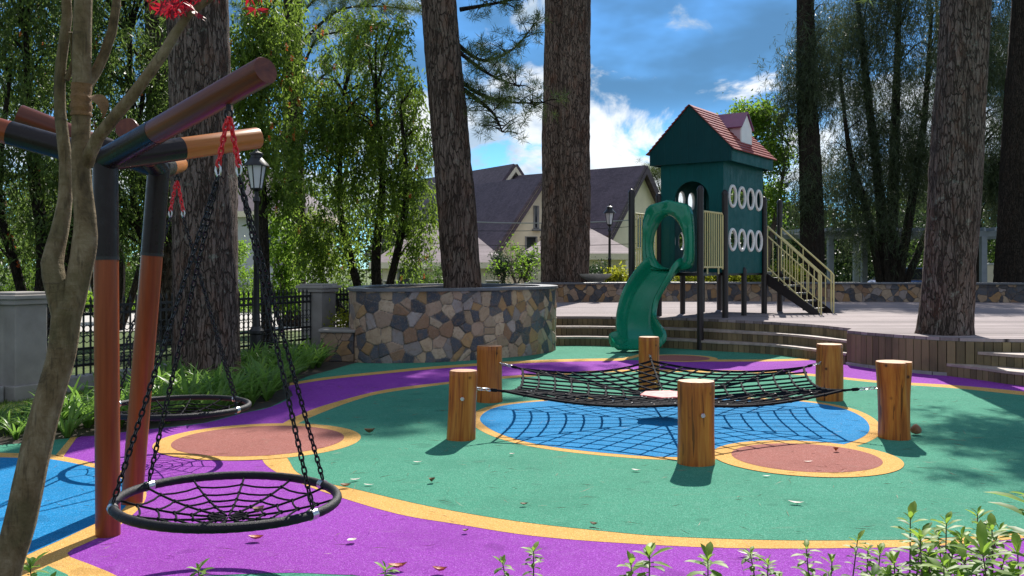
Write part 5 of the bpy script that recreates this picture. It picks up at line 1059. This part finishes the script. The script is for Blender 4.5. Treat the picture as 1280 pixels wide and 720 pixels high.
# ================================================================== FOREGROUND MAPLE
mbase = (-1.67, 3.05, 0.02)
def pm(px, py, d=3.05): return P(px, py, d)
mt = thing('maple_tree', 'pale grey forked young maple trunk in the left foreground with a few red leaves', 'tree', mbase)
mb = MB(); jit_tube(mb, [(-1.68, 3.05, -.05), (-1.67, 3.05, .2), pm(6, 722), pm(25, 655), pm(46, 560), pm(66, 485), pm(78, 440), pm(84, 385)], [.066, .055, .049, .048, .046, .043, .043, .047], 20, 3, .05, .05)
jit_tube(mb, [pm(84, 405), pm(97, 352), pm(106, 305), pm(106, 270), pm(102, 225), pm(101, 180), pm(102, 120), pm(103, 40), pm(106, -60)], [.037, .037, .038, .033, .029, .028, .029, .028, .025], 18, 5, .05, .05)
jit_tube(mb, [pm(82, 405), pm(71, 360, 3.04), pm(65, 328, 3.06), pm(74, 290, 3.09), pm(81, 250, 3.1), pm(82, 200, 3.1), pm(75, 140, 3.1), pm(76, 80, 3.1), pm(84, 20, 3.1), pm(80, -50, 3.1)], [.036, .036, .034, .028, .023, .020, .018, .017, .016, .013], 14, 7, .05, .05)
jit_tube(mb, [pm(108, 205), pm(122, 172, 3.0), pm(165, 120, 2.95), pm(205, 65, 2.95), pm(236, 18, 2.95), pm(290, -20, 3.)], [.022, .020, .018, .016, .013, .008], 12, 9, .03, .05)
jit_tube(mb, [pm(106, 110), pm(120, 90, 3.1), pm(140, 40, 3.1), pm(148, -20, 3.1)], [.018, .017, .015, .012], 10, 11, .03, .05)
jit_tube(mb, [pm(83, 100, 3.1), pm(92, 75, 3.1), pm(88, 40, 3.05)], [.010, .008, .006], 8, 12, .03, .05)
mb.build('trunk', M['maplebark'], mt, mbase, ang=60)
mb = MB(); c = catmull([pm(101.5, 145), pm(101.5, 125), pm(102, 105)], 6); mb.tube(c, [.0308+.0016*math.sin(k*2.1)+random.uniform(0, .0028) for k in range(len(c))], 18); mb.build('burlap_wrap', M['burlap'], mt, mbase)
mb = MB(); pts = catmull([pm(112, 120, 3.0), pm(124, 124, 2.98), pm(132, 136, 2.98), pm(128, 148, 2.98)], 5); vs = []; 
for k, p in enumerate(pts): w_ = .018*math.sin(math.pi*(k+.6)/(len(pts)+.4)); vs += [p+Vector((w_*.4, .01, w_)), p-Vector((w_*.4, .01, w_))]
mb.add(vs, [(2*k, 2*k+1, 2*k+3, 2*k+2) for k in range(len(pts)-1)]); mb.build('dry_leaf', M['burlap'], mt, mbase)
# red palmate leaves near the top
RC = []; RD = []
def star_leaf(c, size):
    ax = Vector((random.gauss(0, 1), random.gauss(0, 1)-.6, random.gauss(0, .6))).normalized(); u = ax.orthogonal().normalized(); u.rotate(Matrix.Rotation(random.uniform(0, 6.28), 3, ax)); v = ax.cross(u)
    for k in range(7):
        q = (k-3)*.62; dv = u*math.cos(q)+v*math.sin(q); RC.append(tuple(c)); RD.append((tuple(dv), size*(1-.08*abs(k-3))))
for (x, y, n) in [(225, 2, 5), (205, 12, 3), (238, 12, 3), (182, 10, 2), (318, -2, 3), (600, -4, 0), (232, -18, 8), (260, -12, 6)]:
    for _ in range(n): star_leaf(Vector(P(x+random.gauss(0, 11), y+random.gauss(0, 7), 2.95+random.gauss(0, .08))), random.uniform(.035, .055))
leaf_obj('red_leaves', RC, [d[0] for d in RD], np.array([d[1] for d in RD]), .011, M['f_red'], mt, mbase, .1)

# ================================================================== STRAPPY PLANTS, LAWN, FOREGROUND SHOOTS
def strap_mesh(seed, n=30, hh=.44):
    r = random.Random(seed); mb = MB()
    for k in range(n):
        q = r.uniform(0, 6.28); L = hh*r.uniform(.65, 1.25); out = r.uniform(.30, 1.0); w_ = r.uniform(.013, .024); pts = []
        for i in range(7):
            f = i/6; rad_ = out*L*f**1.3+.02; z = L*(1.05*f-.62*out*f**2.4); pts.append((rad_, z, w_*(1-f**3)*(.6+.8*f if f < .5 else 1)))
        cq, sq = math.cos(q), math.sin(q); vs = []
        for rad_, z, ww in pts: vs += [(rad_*cq-ww*sq, rad_*sq+ww*cq, z), (rad_*cq+0, rad_*sq+0, z-ww*.35), (rad_*cq+ww*sq, rad_*sq-ww*cq, z)]
        mb.add(vs, [(3*i+a, 3*i+a+1, 3*i+a+4, 3*i+a+3) for i in range(6) for a in (0, 1)])
    return mb
protos = []
spots = []
edge = [Vector((*p, 0)) for p in PX([(100, 547), (183, 536), (255, 528), (302, 516), (338, 508), (364, 494), (362, 484), (385, 468), (415, 460), (428, 455)])]
for i in range(len(edge)-1):
    a, b = edge[i], edge[i+1]
    for k in range(max(1, int((b-a).length/.27))):
        p = a.lerp(b, (k+random.random()*.6)/max(1, int((b-a).length/.27)))
        for row in range(6):
            q = p+Vector((-.16-row*.27+random.uniform(-.08, .08), random.uniform(-.05, .15)+row*.08, 0))
            lim = FA.x+(q.y-FA.y)*fd.x/fd.y+.30
            if q.x < lim: continue
            if (q-Vector((-3.86, 12, 0))).length < .5 or (q-Vector((-3.79, 14, 0))).length < .18: continue
            if random.random() < .12: continue
            spots.append(q)
for px, py in ((10, 545), (28, 542), (55, 538), (20, 552), (-10, 550), (70, 540)): spots.append(Vector((*G(px, py-2), 0)))
for i, q in enumerate(spots):
    if len(protos) < 5:
        pr = strap_mesh(i).build('strap_plant', M['f_strap'], ang=60); tag(pr, 'clump of strappy green leaves in the bed along the rubber edge', 'plant', 'strappy-leaved plants in the left bed'); protos.append(pr); o = pr
    else: o = protos[i % 5].copy(); COL.objects.link(o)
    o.location = q; o.rotation_euler = (0, 0, random.uniform(0, 6.28)); s = random.uniform(.8, 1.2)*(.5 if q.x < -4.25 and q.y < 10 else 1); o.scale = (s, s, s)
n = 16000; p = np.stack([rng.uniform(-7.2, -3.9, n), rng.uniform(8.3, 12.6, n), np.zeros(n)], 1); keep = (p[:, 0] < -4.35-.1*(p[:, 1]-9)+.0) ; p = p[keep]; d_ = rng.normal(0, .35, p.shape); d_[:, 2] = 1
tag(leaf_obj('lawn_grass', p, d_, .05, .006, M['f_grass']), 'short mossy lawn in front of the iron fence at left', 'grass', kind='stuff')
sheet('lawn', [(-8, 8.3), (-4.6, 8.75), (-4.5, 10), (-4.9, 12.8), (-5.6, 10.6), (-7.5, 7)], .006, M['ground'])
def shoot(label, tip, h, nst, cat='plant', lsz=.055, name='leafy_shoot', dense=1., wl=.3):
    base = (tip[0], tip[1], .034); t = thing(name, label, cat, base, 0, 'leafy shoots along the front edge'); mb = MB(); C = []; Dd = []; Ls = []
    lean = (random.gauss(0, .05), random.gauss(0, .04))
    for s in range(nst):
        hx, hy = lean if s == 0 else (lean[0]+random.gauss(0, .085), lean[1]+random.gauss(0, .07)); hz = h*(1 if s == 0 else random.uniform(.5, .93))
        pts = catmull([(hx*.1-lean[0], hy*.1-lean[1], 0), (hx*.6-lean[0]+random.gauss(0, .015), hy*.6-lean[1], hz*.55), (hx-lean[0], hy-lean[1], hz)], 4); mb.tube(pts, [.0045-.0025*k/8 for k in range(9)], 5)
        nl = int(random.uniform(20, 34)*dense)
        for k in range(nl):
            f = 1-.60*(k/nl)**1.6; p = Vector(pts[min(8, int(f*8))]).lerp(Vector(pts[min(8, int(f*8)+1)]), f*8-int(f*8)); q = k*2.4+random.uniform(-.5, .5)
            el_ = 1.05*max(0, 1-k/7)+random.uniform(-.15, .5); C.append(tuple(p)); Dd.append((math.cos(q)*math.cos(el_), math.sin(q)*math.cos(el_), math.sin(el_))); Ls.append(lsz*1.15*random.uniform(.65, 1.2)*(.6 if k < 3 else 1))
    mb.build('stem', M['twig'], t); C = np.array(C); Ls = np.array(Ls)
    # curved, pointed leaves: four-sided outline with a midrib
    mb = MB()
    for c, d, L in zip(C, Dd, Ls):
        c = Vector(c); d = Vector(d); s_ = d.cross(Vector((0, 0, 1))); s_ = s_.normalized() if s_.length > .05 else Vector((1, 0, 0)); u = s_.cross(d); W = L*wl
        row = []
        for f, ww in ((0, .10), (.25, .55), (.55, 1.), (.8, .75), (1, .03)):
            m_ = c+d*L*f-u*L*.22*f*f; row += [m_-s_*W*.5*ww+u*W*.18*ww, m_, m_+s_*W*.5*ww+u*W*.18*ww]
        mb.add(row, [(3*i+a, 3*i+a+1, 3*i+a+4, 3*i+a+3) for i in range(4) for a in (0, 1)])
    mb.build('leaves', M['f_shoot'], t, ang=80)
    return t
SH = [(628, 703, 3.7, 2, 'small leafy shoot at the bottom edge, left of centre', .045), (667, 689, 3.75, 1, 'small leafy rosette at the bottom edge below the net', .045), (812, 694, 3.4, 3, 'dark broad-leaved shoot at the bottom, below the nearest log', .075), (885, 700, 3.3, 3, 'broad-leaved clump at the bottom, right of the dark shoot', .075), (938, 692, 3.6, 2, 'small spiky shoot in front of the purple rubber', .045), (1008, 686, 3.6, 4, 'bushy leafy shoot at the bottom, below the brown spot', .05), (1072, 675, 3.55, 3, 'slender tall shoot with few leaves near the lower right', .045), (1100, 692, 3.5, 3, 'short leafy shoot at the lower right, left of the tall ones', .05), (1138, 648, 3.35, 3, 'tall sunlit leafy shoot, first of the tall ones at lower right', .058), (1183, 654, 3.3, 5, 'bushiest leafy shoot at the lower right', .058), (1222, 642, 3.4, 4, 'tallest leafy shoot at the lower right', .058), (1240, 662, 3.2, 5, 'dense leafy shoot with pale leaves at the lower right corner', .058), (1272, 690, 3.1, 5, 'leafy shoot in the bottom right corner', .06), (1160, 690, 3.2, 5, 'low leafy shoot between the tall ones at lower right', .055), (1205, 700, 3.1, 4, 'low leafy shoot at the bottom edge near the right corner', .055), (1040, 702, 3.3, 3, 'low leafy shoot at the bottom edge, right of the brown spot', .05), (482, 712, 3.85, 1, 'small green shoot at the bottom beside two rust leaves', .05), (248, 712, 3.85, 1, 'pale green rosette at the bottom edge below the near swing', .05), (38, 708, 3.6, 3, 'green shoot at the foot of the forked maple', .06), (960, 706, 3.3, 3, 'low shoot at the bottom edge between spiky and bushy ones', .05)]
SH += [(1118, 704, 3.4, 5, 'low broad shoot under the first tall one at lower right', .06), (1150, 672, 3.15, 4, 'bright shoot in front of the first tall ones at lower right', .06), (1202, 672, 3.3, 4, 'mid-height shoot between the two tallest ones at lower right', .06), (1255, 700, 3., 5, 'lush low shoot in front of the lower right corner', .065), (1180, 706, 3.0, 5, 'lush low shoot at the bottom edge under the bushiest one', .06)]
for (px, py, d, nst, lab, ls) in SH:
    x, y, z = P(px, py, d); shoot(lab, (x, y), z-.034, nst, 'plant', ls, wl=.40)
x, y, z = P(1296, 622, 2.9); shoot('dark large-leaved plant leaning in at the right edge', (x, y), z-.03, 4, 'plant', .11, wl=.28)

# ================================================================== FALLEN LEAVES AND LITTER
def fallen(px, py, L, W, mat, lab, curl=.3, rz=0., z0=.018, at=None):
    x, y = G(px, py, z0) if at is None else at[:2]; z = z0 if at is None else at[2]; mb = MB(); row = []
    for f, ww in ((0, .06), (.2, .7), (.45, 1), (.75, .7), (1, .03)):
        xx = (f-.5)*L; zz = curl*L*(4*(f-.5)**2)*.5; row += [(xx, -W/2*ww, zz+W*.35*ww*curl*2), (xx, 0, zz), (xx, W/2*ww, zz+W*.35*ww*curl*2)]
    mb.add(row, [(3*i+a, 3*i+a+1, 3*i+a+4, 3*i+a+3) for i in range(4) for a in (0, 1)])
    o = mb.build('fallen_leaf', M[mat], ang=80); o.location = (x, y, z); o.rotation_euler = (0, 0, rz); tag(o, lab, 'leaf', 'fallen leaves on the rubber'); return o
for a in [(320, 674, .085, .05, 'leafrust', 'rust-orange curled leaf on purple rubber below the near swing', .5, .1), (497, 710, .10, .05, 'leafrust', 'rust-orange leaf at the bottom edge beside a green shoot', .5, .3), (550, 714, .075, .04, 'leafrust', 'dark red curled leaf at the bottom edge, right of the other rust leaf', .6, -.1), (440, 676, .06, .045, 'leafpale', 'pale pinkish leaf lying on the purple rubber', .3, .8), (432, 608, .075, .05, 'leafbrown', 'brown leaf on the orange line beside the near swing rim', .5, .2), (444, 600, .08, .03, 'leafpale', 'pale leaf on green rubber right behind the brown one', .3, .5), (461, 606, .075, .02, 'leafpale', 'narrow pale leaf on green rubber near the orange line', .2, -.1), (540, 602, .06, .045, 'leafbrown', 'curled brown and white leaf on green rubber left of the net', .8, 1.), (655, 631, .055, .03, 'leafbrown', 'small tan leaf on the green rubber in the middle foreground', .5, .2), (795, 588, .07, .03, 'leafpale', 'pale leaf just left of the nearest log post', .3, -.4), (995, 629, .10, .035, 'leafpale', 'white leaf on green rubber below the brown spot', .3, -.4), (1010, 577, .075, .02, 'leafpale', 'thin white leaf in the middle of the right brown spot', .2, .1), (958, 595, .06, .02, 'leafpale', 'thin white leaf at the front rim of the right brown spot', .2, .0), (1045, 564, .06, .05, 'leafrust', 'small red leaf at the back rim of the right brown spot', .9, .9), (582, 664, .04, .03, 'leafbrown', 'tiny brown leaf on the purple rubber near the orange line', .5, .5), (742, 656, .05, .03, 'leafbrown', 'small dark leaf on the green rubber near the orange line, centre', .6, -.5), (462, 541, .10, .06, 'leafbrown', 'dark brown leaf on green rubber right of the left brown spot', .8, .3), (522, 578, .07, .025, 'leafpale', 'pale narrow leaf on green rubber in front of the leftmost log', .3, .2), (935, 693, .11, .03, 'leafpale', 'pale dry leaf on the purple rubber behind the spiky shoot', .3, -.2), (640, 568, .05, .03, 'leafpale', 'tiny pale leaf before the blue pool, near the leftmost log', .4, .4)]: fallen(*a)
fallen(0, 0, .075, .05, 'leafbrown', 'dry tan leaf caught on the ropes of the near swing', .7, 1.1, at=(hang1.x+.16, hang1.y-.06, .335))
mb = MB(); mb.lathe([(.01, 0), (.04, .01), (.048, .035), (.04, .06), (.02, .08), (.004, .09)], seg=12); pcn = mb.build('pine_cone', M['leafbrown']); pcn.location = (*G(1145, 545), .018); tag(pcn, 'dark pine cone on green rubber right of the notched log', 'pine cone')
n = 900; p = np.stack([rng.uniform(-3.5, 5.5, n), rng.uniform(4.4, 12, n), np.full(n, .017)], 1); d_ = rng.normal(0, 1, p.shape); d_[:, 2] = .01
keep = p[:, 0] < p[:, 1]*.55; tag(leaf_obj('needle_litter', p[keep], d_[keep], rng.uniform(.05, .16, keep.sum()), .0028, M['leafbrown'], fold=0), 'scattered dry pine needles lying on the rubber', 'litter', kind='stuff')
bpy.context.view_layer.update()
